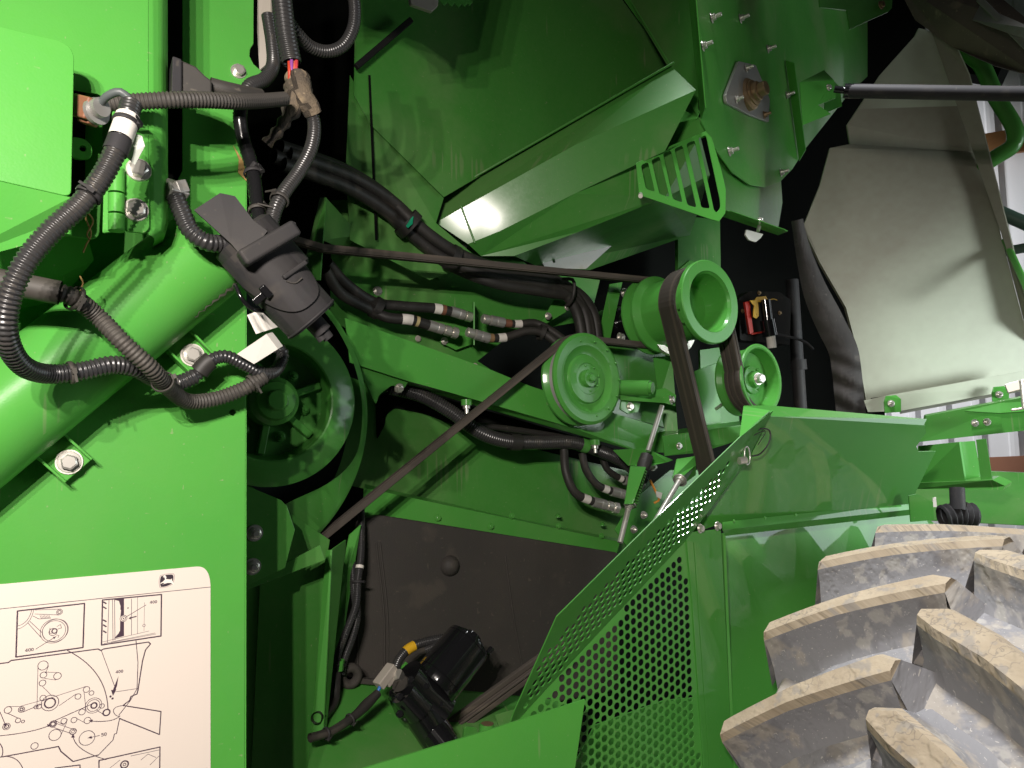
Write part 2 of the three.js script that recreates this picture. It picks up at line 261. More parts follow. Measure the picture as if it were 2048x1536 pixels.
// decal printed in the plane of the panel
{
  const zD = ZP + 0.0012, out = [[-60, 1174], [395, 1133], [421, 1133], [421, 1175], [421, 1600], [-60, 1600]];
  const a = Q(-60, 1640, zD), b = Q(425, 1120, zD), w = b.x - a.x, h = b.y - a.y + 0.02, CW = 1500, CH = Math.round(CW * h / w);
  const cv = document.createElement('canvas'); cv.width = CW; cv.height = CH; const g = cv.getContext('2d');
  const P = (x, y) => { const q = Q(x, y, zD); return [(q.x - a.x) / w * CW, CH - (q.y - a.y) / h * CH]; };
  const K = CW / 485;                                                // canvas pixels per photo pixel, about
  g.fillStyle = '#e9dcd0'; g.fillRect(0, 0, CW, CH);
  g.strokeStyle = g.fillStyle = '#43303f'; g.lineCap = 'round'; g.lineJoin = 'round';
  const ln = (wd, ...p) => { g.lineWidth = wd * K; g.beginPath(); p.forEach(([x, y], i) => (i ? g.lineTo(...P(x, y)) : g.moveTo(...P(x, y)))); g.stroke(); };
  const poly = (fill, ...p) => { g.fillStyle = fill; g.beginPath(); p.forEach(([x, y], i) => (i ? g.lineTo(...P(x, y)) : g.moveTo(...P(x, y)))); g.closePath(); g.fill(); g.fillStyle = '#43303f'; };
  const curveL = (wd, p0, p1, p2) => { g.lineWidth = wd * K; g.beginPath(); g.moveTo(...P(...p0)); g.quadraticCurveTo(...P(...p1), ...P(...p2)); g.stroke(); };
  const ci = (wd, x, y, r, fill) => { g.lineWidth = wd * K; g.beginPath(); g.arc(...P(x, y), r * K, 0, 7); fill ? g.fill() : g.stroke(); };
  const tx = (t, x, y, s) => { g.save(); g.translate(...P(x, y)); g.font = 'bold ' + s * K + 'px sans-serif'; g.textAlign = 'center'; g.textBaseline = 'middle'; g.fillText(t, 0, 0); g.restore(); };
  const arrow = (x0, y0, x1, y1, s = 5) => { ln(1.3, [x0, y0], [x1, y1]); const d = Math.hypot(x1 - x0, y1 - y0), ux = (x1 - x0) / d, uy = (y1 - y0) / d; poly('#43303f', [x1, y1], [x1 - ux * s * 1.7 - uy * s * 0.7, y1 - uy * s * 1.7 + ux * s * 0.7], [x1 - ux * s * 1.7 + uy * s * 0.7, y1 - uy * s * 1.7 - ux * s * 0.7]); };
  ln(1.4, [-60, 1225], [0, 1218], [421, 1174]);
  // inset one: belt pulley on an arm
  ln(3, [35, 1222], [169, 1207], [166, 1295], [32, 1314], [35, 1222]);
  curveL(1, [36, 1258], [62, 1250], [68, 1217]); curveL(1, [36, 1252], [58, 1246], [64, 1218]);
  ln(1, [70, 1220], [122, 1218]); ln(1, [70, 1228], [118, 1230]); ci(1, 119, 1224, 6); ci(1.6, 119, 1224, 3.4);
  ln(1, [66, 1232], [78, 1238], [100, 1236]); for (let i = 0; i < 7; i++) ln(0.7, [80 + i * 3, 1231], [83 + i * 3, 1237]);
  ln(1, [56, 1246], [82, 1275]); ln(1, [60, 1243], [84, 1265]);
  for (const r of [27, 23]) ci(1, 108, 1262, r); ci(1, 111, 1261, 25.5); ci(2.4, 109, 1262, 5); ci(1.2, 106, 1264, 8);
  ln(1, [100, 1256], [99, 1266], [104, 1268]); ln(1, [114, 1253], [121, 1249], [123, 1256], [116, 1258]); ln(1, [113, 1270], [118, 1271], [116, 1275]);
  tx('400', 59, 1300, 10.5); arrow(72, 1298, 112, 1273, 3.5);
  // inset two
  ln(3, [205, 1200], [323, 1189], [322, 1272], [203, 1290], [205, 1200]);
  ln(1, [218, 1200], [215, 1285]); ln(1, [225, 1199], [226, 1281]); ln(1, [229, 1199], [230, 1280]);
  for (const y of [1204, 1214, 1240, 1250, 1262]) ln(3, [207, y], [212, y + 3]);
  poly('#43303f', [229, 1199], [248, 1197], [248, 1272], [228, 1277], [238, 1266], [242, 1220], [232, 1214]); poly('#e9dcd0', [230, 1200], [238, 1202], [241, 1212], [240, 1262], [231, 1272]);
  ln(1, [263, 1198], [263, 1270]); ln(0.7, [275, 1195], [275, 1268]); ln(0.6, [289, 1205], [288, 1262]); ci(0.8, 288, 1251, 3);
  ci(4.5, 247, 1237, 8, true); g.fillStyle = '#e9dcd0'; ci(1, 247, 1237, 7, true); g.fillStyle = '#43303f'; ci(1.2, 247, 1237, 4.5); ci(1, 247, 1237, 1.6, true); ci(1, 256, 1216, 1.6, true);
  ln(2.6, [261, 1236], [272, 1233]); poly('#43303f', [257, 1237], [262, 1233], [262, 1239]);
  ln(0.8, [205, 1284], [298, 1262]); ln(0.8, [208, 1287], [310, 1266]); ln(0.8, [222, 1285], [312, 1268]);
  tx('400', 307, 1204, 10); ln(1.2, [292, 1210], [252, 1234]);
  // machine outline
  ln(2.6, [-60, 1335], [17, 1325], [22, 1321], [196, 1298], [202, 1301], [207, 1298], [297, 1284], [301, 1288], [291, 1300], [285, 1322], [276, 1380], [274, 1388], [262, 1393], [259, 1401], [246, 1411]);
  ln(1.6, [272, 1281], [276, 1325], [274, 1378], [260, 1402], [238, 1430]); ln(1.2, [203, 1302], [232, 1380]);
  curveL(1.8, [133, 1300], [214, 1340], [216, 1420]);
  tx('400', 239, 1343, 10); poly('#43303f', [237, 1352], [234, 1372], [229, 1384], [226, 1390], [225, 1382], [229, 1372]); poly('#43303f', [222, 1380], [232, 1380], [226, 1392]); ci(1, 221, 1393, 2.4, true); ci(1, 225, 1397, 2.4, true); ln(1, [229, 1384], [276, 1377]);
  // belt drive drawing
  for (const [x, y, r] of [[86, 1331, 10], [87, 1350, 6.5], [115, 1352, 7.5], [85, 1366, 6.5], [86, 1396, 6], [16, 1420, 7], [43, 1419, 6], [36, 1441, 5], [46, 1443, 3], [72, 1414, 4], [78, 1413, 5], [156, 1393, 6], [173, 1379, 6.5], [183, 1386, 5], [164, 1424, 6.5], [148, 1440, 6], [175, 1441, 7], [128, 1442, 6], [110, 1470, 12], [69, 1492, 7], [204, 1412, 5]]) ci(1.4, x, y, r);
  ci(3, 100, 1406, 10.5); ci(1.4, 100, 1406, 17); ci(3.2, 188, 1411, 6); ci(1.2, 187, 1411, 13); ci(1.2, 187, 1411, 17); ci(3, 213, 1425, 7); ci(1.6, 106, 1448, 7); ci(2.4, 106, 1448, 4.5); ci(1.8, 146, 1463, 6.5); ci(1, 146, 1463, 3); ci(1.3, 13, 1453, 7); ci(2, 13, 1453, 4); ci(2, 43, 1419, 3);
  ln(1, [76, 1331], [74, 1414]); ln(1, [97, 1332], [91, 1346]); ln(1, [88, 1344], [114, 1345]); ln(1, [89, 1357], [112, 1360]); ln(1, [85, 1373], [104, 1392]); ln(1, [43, 1412], [100, 1396], [172, 1373]); ln(1.4, [46, 1424], [84, 1408]); ln(1.2, [119, 1411], [152, 1388]); ln(1, [168, 1384], [172, 1419]); ln(1.6, [110, 1441], [182, 1409]); ln(1.2, [16, 1427], [36, 1436]); ln(1, [16, 1413], [43, 1413]); ln(1, [113, 1447], [150, 1460]); ln(1.2, [108, 1455], [142, 1467]); ln(1, [112, 1442], [128, 1450], [135, 1439]); ln(1, [120, 1474], [133, 1446]); ln(1, [154, 1437], [170, 1446]); ln(1.2, [193, 1420], [207, 1429]);
  curveL(1.7, [-60, 1476], [60, 1470], [100, 1450]); poly('#43303f', [103, 1450], [94, 1448], [96, 1454]);
  curveL(1.7, [180, 1442], [226, 1446], [240, 1432]); poly('#43303f', [177, 1441], [186, 1439], [184, 1445]);
  ln(2.4, [246, 1411], [322, 1423], [319, 1469], [239, 1437]); curveL(1.4, [246, 1411], [222, 1414], [228, 1426]); curveL(1.4, [228, 1426], [233, 1434], [240, 1432]);
  ln(1.8, [239, 1438], [233, 1467], [229, 1468], [226, 1480], [197, 1510]);
  ci(1.4, 174, 1476, 16); tx('50', 208, 1469, 11); arrow(199, 1471, 176, 1476, 4.5);
  curveL(1.6, [146, 1472], [150, 1502], [212, 1519]); poly('#43303f', [146, 1467], [142, 1475], [150, 1475]);
  ln(2.4, [-40, 1520], [9, 1513], [117, 1493], [122, 1503], [146, 1523], [197, 1510]); curveL(1.8, [-20, 1470], [12, 1490], [4, 1512]); curveL(1.6, [9, 1513], [40, 1512], [48, 1545]);
  ln(1.4, [0, 1424], [11, 1450]); poly('#43303f', [13, 1455], [6, 1448], [13, 1446]);
  ln(2.6, [198, 1560], [198, 1521], [320, 1494], [319, 1570]); ln(2.4, [110, 1536], [160, 1530], [160, 1570]);
  ci(3, 249, 1529, 8); ci(1.4, 249, 1529, 3); ln(1, [215, 1540], [240, 1520]); ln(1, [262, 1512], [318, 1500]); ln(1, [282, 1520], [296, 1508], [312, 1515]); ln(1, [300, 1530], [318, 1512]);
  // badge
  const badge = (k, col) => { g.fillStyle = col; g.beginPath(); const [cx, cy] = P(333, 1161.5); const w2 = 16.5 * K * k, h2 = 15 * K * k; g.moveTo(cx - w2 * 0.82, cy - h2 * 0.86); g.quadraticCurveTo(cx, cy - h2 * 1.16, cx + w2 * 0.86, cy - h2 * 1.0); g.quadraticCurveTo(cx + w2 * 1.0, cy - h2 * 0.9, cx + w2 * 1.04, cy - h2 * 0.5); g.quadraticCurveTo(cx + w2 * 1.05, cy, cx + w2 * 0.8, cy + h2 * 0.62); g.quadraticCurveTo(cx, cy + h2 * 1.1, cx - w2 * 0.8, cy + h2 * 1.0); g.quadraticCurveTo(cx - w2 * 1.12, cy, cx - w2 * 0.82, cy - h2 * 0.86); g.fill(); };
  badge(1.08, '#8d7d85'); badge(1.02, '#e9dcd0'); badge(0.92, '#332733');
  poly('#f6ece2', [321, 1166], [326, 1163], [330, 1159], [329, 1155], [325, 1154], [328, 1152], [326, 1149], [329, 1151], [331, 1149], [331, 1152], [333, 1154], [332, 1158], [341, 1159], [344, 1157], [344, 1160], [347, 1166], [348, 1170], [342, 1166], [335, 1166], [328, 1168], [324, 1170], [329, 1166], [325, 1166], [321, 1168]);
  const t = new THREE.CanvasTexture(cv); t.colorSpace = THREE.SRGBColorSpace; t.anisotropy = 8;
  const v = out.map(([x, y]) => { const q = Q(x, y, zD); return new THREE.Vector2(q.x, q.y); });
  const s = new THREE.Shape(); s.moveTo(v[0].x, v[0].y); s.lineTo(v[1].x, v[1].y); s.quadraticCurveTo(v[2].x, v[2].y, v[3].x, v[3].y); for (const k of [4, 5]) s.lineTo(v[k].x, v[k].y); s.closePath();
  const geo = new THREE.ExtrudeGeometry(s, { depth: 0.0011, bevelEnabled: false, curveSegments: 12 }); geo.translate(0, 0, zD - 0.0011);
  const p = geo.attributes.position, uv = new Float32Array(p.count * 2); for (let i = 0; i < p.count; i++) { uv[2 * i] = (p.getX(i) - a.x) / w; uv[2 * i + 1] = (p.getY(i) - a.y) / h; }
  geo.setAttribute('uv', new THREE.BufferAttribute(uv, 2));
  part(combine, 'service_decal', geo, new THREE.MeshStandardMaterial({ map: t, roughness: 0.5 }), 'white lubrication diagram sticker with leaping deer badge', true);
}

// thick round tube running up to the right, with its two clamp brackets
{
  const z = -1.335, a = Q(-140, 945, z), b = Q(403, 517, z), r = 0.077, d = b.clone().sub(a), L = d.length();
  const prof = [[r, 0], [r, L]]; for (let i = 1; i <= 10; i++) { const t = i / 10 * Math.PI / 2; prof.push([r * Math.cos(t), L + 0.40 * r * Math.sin(t)]); }
  const g = new THREE.LatheGeometry(prof.map(([x, y]) => new THREE.Vector2(Math.max(x, 1e-5), y)), 72); g.rotateX(Math.PI / 2);
  const tube = part(combine, 'round_tube', orient(g, a, d), mGreenLit);
  const u = d.clone().normalize(), n = V3(-u.y, u.x, 0);
  { // bare scuff along the lower edge near the tube's end
    const pos = [], N = 18, P = (i, k) => { const t = i / N, s = L - 0.085 + 0.088 * t, w = (1.02 + 0.05 * Math.sin(i * 2.1)) + k * (0.03 + 0.11 * t * t + 0.02 * Math.sin(i * 1.7)), rr = (r + 0.0005) * (s > L ? 0.998 : 1); const p = a.clone().addScaledVector(u, s).addScaledVector(n, -rr * Math.sin(w)).add(V3(0, 0, rr * Math.cos(w))); return [p.x, p.y, p.z]; };
    for (let i = 0; i < N; i++) pos.push(...P(i, 0), ...P(i + 1, 0), ...P(i + 1, 1), ...P(i, 0), ...P(i + 1, 1), ...P(i, 1));
    const sg = new THREE.BufferGeometry(); sg.setAttribute('position', new THREE.Float32BufferAttribute(pos, 3)); sg.computeVertexNormals();
    part(tube, 'scuff_mark', sg, mConnector, 'pale bare scuff on the lower edge');
  }
  for (const [x, y] of [[386, 709], [138, 924]]) {
    const c = Q(x, y, ZP + 0.03);
    const mk = (px, py, pz, w, h, dd, rr) => { const g2 = new RoundedBoxGeometry(w, h, dd, 2, rr); g2.applyMatrix4(new THREE.Matrix4().makeBasis(u, n, V3(0, 0, 1))); g2.translate(c.x + u.x * px + n.x * py, c.y + u.y * px + n.y * py, c.z + pz); return g2; };
    const br = part(combine, 'tube_bracket', [mk(0, 0.008, -0.012, 0.046, 0.055, 0.005, 0.002), mk(-0.024, 0.008, -0.008, 0.004, 0.055, 0.032, 0.0015), mk(0.024, 0.008, -0.008, 0.004, 0.055, 0.032, 0.0015)], mGreenLit);
    part(br, 'washer', orient(cylZ(0.019, 0.019, 0.0025, 32, 0), c.clone().add(V3(0, 0, -0.009)), V3(0, 0, 1)), mZinc);
    part(br, 'bolt', bolt(c.clone().add(V3(0, 0, -0.0065)), 0.0125, { turn: 0.2 }), mSteel);
  }
}

// upper left cover with rounded edge, hinge and door
{
  const zc = -1.20, t = [];
  const cover = part(combine, 'cover_panel', plate([[-120, -420], [297, -420], [297, 464], [290, 466], [226, 452], [224, 205], [196, 188], [-120, 130]], zc, 0.004), mGreenLit);
  const a = Q(297, -420, zc - 0.0005), b = Q(297, 470, zc - 0.0005), rr = 0.03;
  const pts = [], n = 16; for (let i = 0; i <= n; i++) { const w = i / n * Math.PI * 0.5; pts.push([rr * Math.sin(w), -rr * 1.4 + rr * 1.4 * Math.cos(w)]); } pts.push([rr, -0.09]);
  const pos = [], row = (y, f) => pts.map(([x, z]) => [a.x + (y - a.y) / (b.y - a.y) * (b.x - a.x) + x * f, y, zc + z]);
  const ys = [a.y, b.y + 0.03, b.y + 0.012, b.y], rows = ys.map((y, i) => row(y, [1, 1, 0.86, 0.35][i]));
  for (let i = 0; i < rows.length - 1; i++) for (let j = 0; j < pts.length - 1; j++) pos.push(...rows[i][j], ...rows[i + 1][j], ...rows[i + 1][j + 1], ...rows[i][j], ...rows[i + 1][j + 1], ...rows[i][j + 1]);
  const g = new THREE.BufferGeometry(); g.setAttribute('position', new THREE.Float32BufferAttribute(pos, 3)); g.computeVertexNormals();
  part(combine, 'rolled_edge', toCreasedNormals(g, 0.6), mGreenLit);
  const hz = zc + 0.007;
  const hinge = part(combine, 'door_hinge', plate([[250, 308], [286, 306], [298, 322], [299, 455], [290, 466], [250, 462]], hz, 0.006, { rad: 0.004 }), mGreenLit);
  const k0 = [[338, 385], [389, 426], [430, 462]];
  for (const [y0, y1] of k0) part(hinge, 'hinge_knuckle', rod(Q(233, y1, hz + 0.004), Q(233, y0, hz + 0.004), 0.011), mGreenLit);
  nutOn(hinge, [[277, 340], [272, 420]], hz, 0.0135, { flange: 1.3 });
  part(hinge, 'hinge_leaf', plate([[208, 345], [232, 343], [232, 462], [205, 466]], hz - 0.004, 0.005, { rad: 0.003 }), mGreenLit);
  const inner = part(combine, 'latch_plate', plate([[150, 143], [188, 152], [204, 178], [206, 330], [198, 480], [120, 470], [128, 395], [148, 385]], -1.24, 0.004, { rad: 0.014 }), mGreenLit);
  part(inner, 'lug', plate([[140, 272], [172, 278], [186, 296], [182, 314], [165, 318], [140, 314]], -1.205, 0.008, { rad: 0.008, holes: [circlePath(166, 297, -1.205, 0.0055)] }), mGreenLit);
  part(combine, 'slot_shade', plate([[60, 110], [172, 120], [170, 400], [60, 400]], -1.228, 0.003), mBlack, 'black sheet standing in for shade in the slot behind the door edge');  // black sheet takes the place of shade inside the slot
  const zd = -1.12;
  const door = part(combine, 'door_panel', plate([[-140, 18], [62, 68], [118, 80], [140, 93], [148, 112], [142, 394], [-140, 330]], zd, 0.004, { rad: 0.01 }), mGreenLit);
  part(door, 'door_lower_bend', sheet([[-140, 331, zd - 0.001], [142, 395, zd - 0.001], [138, 432, zd - 0.02], [122, 440, zd - 0.022], [96, 478, zd - 0.03], [-140, 540, zd - 0.045]], 0.004), mGreenLit);
  part(combine, 'door_stop', rod(Q(130, 470, -1.16), Q(128, 396, -1.16), 0.008), mGreenLit);
  part(combine, 'curved_flange', sheet([[-60, 470, -1.27], [165, 440, -1.27], [188, 520, -1.30], [120, 600, -1.33], [-60, 640, -1.35]], 0.004), mGreenLit);
  part(combine, 'gap_shade', plate([[325, -420], [372, -420], [372, 450], [325, 450]], -1.45, 0.003), mBlack, 'black sheet standing in for shade in the gap between the cover and side panel');  // black colour supplies the shade of this gap
}
// stalks of straw caught on the harness
{
  const st = [[[178, 408, -1.10], [172, 440, -1.12], [178, 452, -1.12], [182, 470, -1.13], [172, 490, -1.13], [166, 505, -1.13]], [[176, 425, -1.11], [186, 442, -1.12], [174, 470, -1.12], [180, 480, -1.12]], [[160, 552, -1.2], [166, 566, -1.2], [161, 580, -1.2], [166, 596, -1.2]]];
  const s = thing('straw_wisp', 'thin dry straw wisp caught under the cable tie on the curved conduit', 'straw');
  for (const p of st) part(s, 'stalk', hose(p, 0.0012, 5), mStraw);
}

// ------------------------------------------------------------------ upper middle: hopper, trough, bearing plate, slotted guard
part(combine, 'shade_backdrop', plate([[200, -300], [1850, -300], [1850, 160], [1770, 420], [1770, 1900], [200, 1900]], -2.95, 0.01), mBlack, 'black sheet standing in for the unlit depth behind the drives');  // added black backing that paints the deep shade behind the drives
{
  const zh = -2.16;
  const hop = part(combine, 'hopper_panel', sheet([[712, -80, zh], [1190, -80, zh], [1245, 0, zh], [1342, 128, zh], [888, 394, zh], [742, 250, zh], [708, 190, zh]], 0.004), mGreenDirtyShaded);
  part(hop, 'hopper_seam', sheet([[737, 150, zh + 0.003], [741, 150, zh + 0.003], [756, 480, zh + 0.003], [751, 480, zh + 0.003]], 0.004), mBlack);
  part(combine, 'hopper_side_panel', sheet([[700, 150, zh - 0.012], [742, 230, zh - 0.012], [888, 394, zh - 0.02], [872, 446, zh], [960, 520, zh], [860, 560, zh - 0.02], [700, 480, zh - 0.02], [692, 330, zh - 0.02]], 0.004), mGreenDirtyShaded);
  part(combine, 'brace_bar', bar(Q(712, 134, -2.12), Q(822, 40, -2.12), 0.018, 0.018), mBlackMatt);  // bar coloured black to carry the shadow it stands in
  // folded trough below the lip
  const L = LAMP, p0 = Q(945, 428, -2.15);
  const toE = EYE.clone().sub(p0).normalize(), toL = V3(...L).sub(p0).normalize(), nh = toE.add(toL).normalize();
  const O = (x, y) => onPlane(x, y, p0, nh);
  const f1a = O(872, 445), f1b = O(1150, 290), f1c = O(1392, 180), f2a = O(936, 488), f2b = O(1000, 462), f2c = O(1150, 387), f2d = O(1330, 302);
  part(combine, 'trough_back', plate([[780, 300], [1345, 120], [1400, 235], [1300, 420], [1000, 520], [880, 560], [780, 480]], -2.31, 0.004), mGreenDirtyShaded);
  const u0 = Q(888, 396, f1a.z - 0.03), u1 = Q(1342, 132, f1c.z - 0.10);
  part(combine, 'trough_upper', sheet([u0, u1, f1c, f1b, f1a], 0.003), mGreenDirtyShaded);
  part(combine, 'hopper_lip', bar(Q(880, 394, f1a.z - 0.025), Q(1346, 127, f1c.z - 0.095), 0.008, 0.04, V3(0, 0, 1)), mGreenDirtyShaded);
  const mTrough = mGreenDirtyShaded.clone(); mTrough.clearcoat = 0.3; mTrough.clearcoatRoughness = 0.12;
  const mid = part(combine, 'trough_face', [sheet([f1a, f1b, f1c, f2d, f2c, f2b, f2a], 0.004)], mTrough);
  part(mid, 'trough_joint', [rod(O(922, 412), O(950, 486), 0.0035, 0.0035, 10)], mGreenDirtyShaded);
  const zl = (p, x, y, dz) => Q(x, y, p.z + dz);
  const b1 = zl(f2a, 962, 512, -0.02), b2 = zl(f2b, 1028, 512, -0.03), b3 = zl(f2c, 1162, 462, -0.06), b4 = zl(f2d, 1330, 395, -0.06), b5 = zl(f2d, 1420, 350, -0.06);
  part(combine, 'trough_belly', sheet([f2a, f2b, f2c, f2d, zl(f2d, 1400, 270, 0), b5, b4, b3, b2, b1], 0.004), mGreenDirtyShaded);
  part(combine, 'trough_underside', sheet([b2, b3, b4, b5, Q(1380, 470, -2.6), Q(1180, 540, -2.6), Q(1080, 535, -2.5)], 0.004), mGreenDirtyShaded);
  part(combine, 'trough_hanger', plate([[1080, 516], [1200, 470], [1290, 432], [1172, 538], [1090, 536]], -2.42, 0.004, { holes: [circlePath(1108, 522, -2.42, 0.008)] }), mDullSteel);
  // flange leading to the bearing plate
  part(combine, 'edge_flange', sheet([[1245, -4, -2.12], [1256, -4, -2.10], [1398, 225, -1.80], [1392, 238, -1.80], [1342, 132, -2.12]], 0.004), mGreen);
  part(combine, 'throat_panel', sheet([[1256, -80, -2.12], [1395, -80, -1.80], [1395, 232, -1.80], [1330, 120, -2.12], [1256, 0, -2.14]], 0.003), mGreenDirtyShaded);
  part(combine, 'chute_panel', sheet([[1345, 132, -2.09], [1398, 235, -1.80], [1416, 270, -1.79], [1276, 332, -2.02], [1160, 390, -2.1], [1140, 300, -2.13]], 0.004), mGreenLit);
  // things hung above the hopper
  // added unseen sheet, outlined to cast the wanted shadow on the hopper
  const lampAt = V3(...LAMP), sh = [[690, -220], [1040, -220], [1016, 0], [990, 118], [950, 128], [944, 160], [905, 162], [898, 130], [845, 92], [770, 66], [700, 70]].map(([x, y]) => { const p = Q(x, y, zh), d = lampAt.clone().sub(p); return p.addScaledVector(d, (-1.46 - zh) / d.z); });
  const br = part(combine, 'added_shade_sheet', sheet(sh, 0.02), mGreenDirtyShaded);
  part(combine, 'lever', plate([[812, -40], [880, -40], [876, 12], [864, 23], [822, 8]], -1.94, 0.014, { rad: 0.005, bevel: 0.002 }), mConnector, 'grey lever end');
  for (const [x, y] of [[892, 2], [906, 4], [920, 6], [932, 4], [942, 2]]) part(combine, 'fin', bar(Q(x - 26, y - 22, -1.95), Q(x, y + 6, -1.95), 0.004, 0.02), mGreen);
}
{
  const zb = -1.78, pB = Q(1400, 200, -1.76), nB = V3(0.42, -0.04, 0.91).normalize(), B = (x, y, off = 0) => onPlane(x, y, pB.clone().addScaledVector(nB, off), nB);
  const bp = part(combine, 'bearing_plate', plateN([[1372, -60], [1640, -60], [1700, 0], [1800, 30], [1802, 92], [1700, 185], [1612, 296], [1585, 338], [1560, 364], [1530, 375], [1500, 370], [1465, 345], [1432, 300], [1400, 238], [1411, 222]], pB, nB, 0.005, { rad: 0.01 }), mDark, 'dark glossy bearing plate studded with nuts');
  [[1423, 36], [1480, 37], [1405, 92], [1535, 98], [1458, 303], [1561, 345], [1573, 190]].forEach(([x, y], i) => part(bp, 'nut', bolt(B(x, y), 0.0135, { stud: 0.02, dir: V3(0.5, 0.12, 0.85), turn: i }), mSteel));
  part(combine, 'plate_flange', sheet([B(1371, -60), B(1386, -60, 0.045), B(1410, 215, 0.045), B(1401, 238)], 0.004), mGreenLit);
  part(combine, 'plate_flange', sheet([B(1571, 121, 0.002), B(1588, 126, 0.04), B(1611, 300, 0.04), B(1598, 322, 0.002)], 0.004), mGreenLit);
  part(combine, 'lower_plate', plateN([[1420, 300], [1560, 330], [1565, 405], [1556, 460], [1448, 428]], pB.clone().addScaledVector(nB, -0.02), nB, 0.004), mGreen);
  const be = thing('shaft_bearing', 'rusty shaft bearing on a silver four sided flange, bolted to the dark plate', 'bearing');
  part(be, 'flange_plate', plateN([[1478, 122], [1512, 130], [1540, 198], [1538, 244], [1500, 230], [1454, 206], [1452, 190]], pB.clone().addScaledVector(nB, 0.014), nB, 0.012, { rad: 0.008, bevel: 0.002 }), mDullSteel);
  const dS = V3(0.26, 0.05, 0.96).normalize(), c0 = B(1496, 190, 0.014), on = (k) => c0.clone().addScaledVector(dS, k);
  part(be, 'housing', orient(lathe([[0.060, -0.02], [0.060, 0.012], [0.053, 0.020], [0.047, 0.022], [0.047, 0.028], [0.040, 0.031], [0, 0.031]], 48), on(0), dS), mBronze);
  part(be, 'collar', orient(lathe([[0.036, 0], [0.036, 0.018], [0.032, 0.022], [0, 0.022]], 40), on(0.026), dS), mBronze);
  part(be, 'shaft', orient(lathe([[0.026, 0], [0.026, 0.034], [0.023, 0.038], [0, 0.038]], 40), on(0.038), dS), mBronze);
  for (const [x, y] of [[1492, 137], [1472, 199], [1528, 230]]) part(be, 'nut', bolt(B(x, y, 0.0145), 0.012, { stud: 0.014, dir: V3(0.5, 0.12, 0.85) }), y > 220 ? mBronze : mSteel);

  // slotted guard: one sheet with six slots
  const zg = -1.80, pG = Q(1350, 350, -1.80), nG = V3(-0.34, 0.05, 0.94).normalize(), slots = [[[1282, 330], [1296, 324], [1310, 384], [1292, 378]], [[1303, 320], [1319, 312], [1339, 394], [1319, 388]], [[1326, 306], [1342, 300], [1365, 405], [1346, 398]], [[1349, 297], [1365, 290], [1393, 415], [1375, 410]], [[1373, 287], [1389, 280], [1420, 417], [1403, 415]], [[1397, 276], [1412, 270], [1440, 400], [1441, 416], [1433, 425], [1428, 420]]];
  const guard = part(combine, 'slotted_guard', plateN([[1272, 326], [1344, 290], [1412, 262], [1424, 276], [1444, 344], [1452, 380], [1451, 426], [1438, 443], [1420, 438], [1285, 392], [1278, 386]], pG, nG, 0.003, { holes: slots }), mGreenLit);
  part(guard, 'hinge_pin', rod(Q(1281, 392, zg + 0.01), Q(1281, 388, zg - 0.05), 0.007), mZinc);
  part(combine, 'guard_shelf', [bar(Q(1444, 425, -1.79), Q(1566, 466, -1.75), 0.05, 0.003), bar(Q(1456, 424, -1.77), Q(1566, 462, -1.72), 0.03, 0.0025)], mGreen);
  const wn = thing('wing_screw', 'silver wing screw hanging under the shelf of the slotted guard', 'screw');
  part(wn, 'nut', [bolt(Q(1520, 442, -1.76), 0.010, { dir: V3(0.2, 1, 0.2) })], mSteel);
  part(wn, 'wing', plate([[1493, 459], [1527, 468], [1522, 476], [1512, 484], [1498, 480], [1491, 470]], -1.755, 0.006, { rad: 0.003 }), mZinc);
  part(wn, 'shank', rod(Q(1516, 462, -1.76), Q(1521, 444, -1.76), 0.006), mSteel);

  // rod bracket and black strut
  const rb = part(combine, 'strut_bracket', [sheet([[1600, 165, -1.76], [1668, 160, -1.72], [1672, 196, -1.72], [1636, 210, -1.74], [1662, 228, -1.72], [1606, 250, -1.76]], 0.004), sheet([[1600, 164, -1.76], [1648, 140, -1.84], [1668, 160, -1.72]], 0.004), sheet([[1648, 140, -1.84], [1680, 175, -1.82], [1684, 212, -1.82], [1650, 226, -1.84]], 0.004)], mGreenLit);
  part(rb, 'nut', bolt(Q(1657, 175, -1.715), 0.009, {}), mSteel);
  const st = thing('gas_strut', 'thin black strut running level to the right edge, pinned at a green bracket', 'strut');
  part(st, 'strut_tube', rod(D(1698, 182, 2.26), D(2120, 189, 2.05), 0.0205, 0.0205, 28), mPlastic);
  part(st, 'end_fitting', [rod(D(1668, 178, 2.27), D(1700, 182, 2.26), 0.010), rod(D(1688, 181.7, 2.265), D(1722, 182.3, 2.25), 0.0212)], mBlackGloss);
  const uc = part(combine, 'corner_bracket', sheet([[1636, -40, -1.70], [1786, -40, -1.66], [1784, 16, -1.66], [1776, 24, -1.66], [1700, 58, -1.68], [1694, 20, -1.68], [1640, 14, -1.70]], 0.005), mGreen);
  nutOn(uc, [[1762, 10]], -1.655, 0.012, {}, 'bolt', mBronze);
}
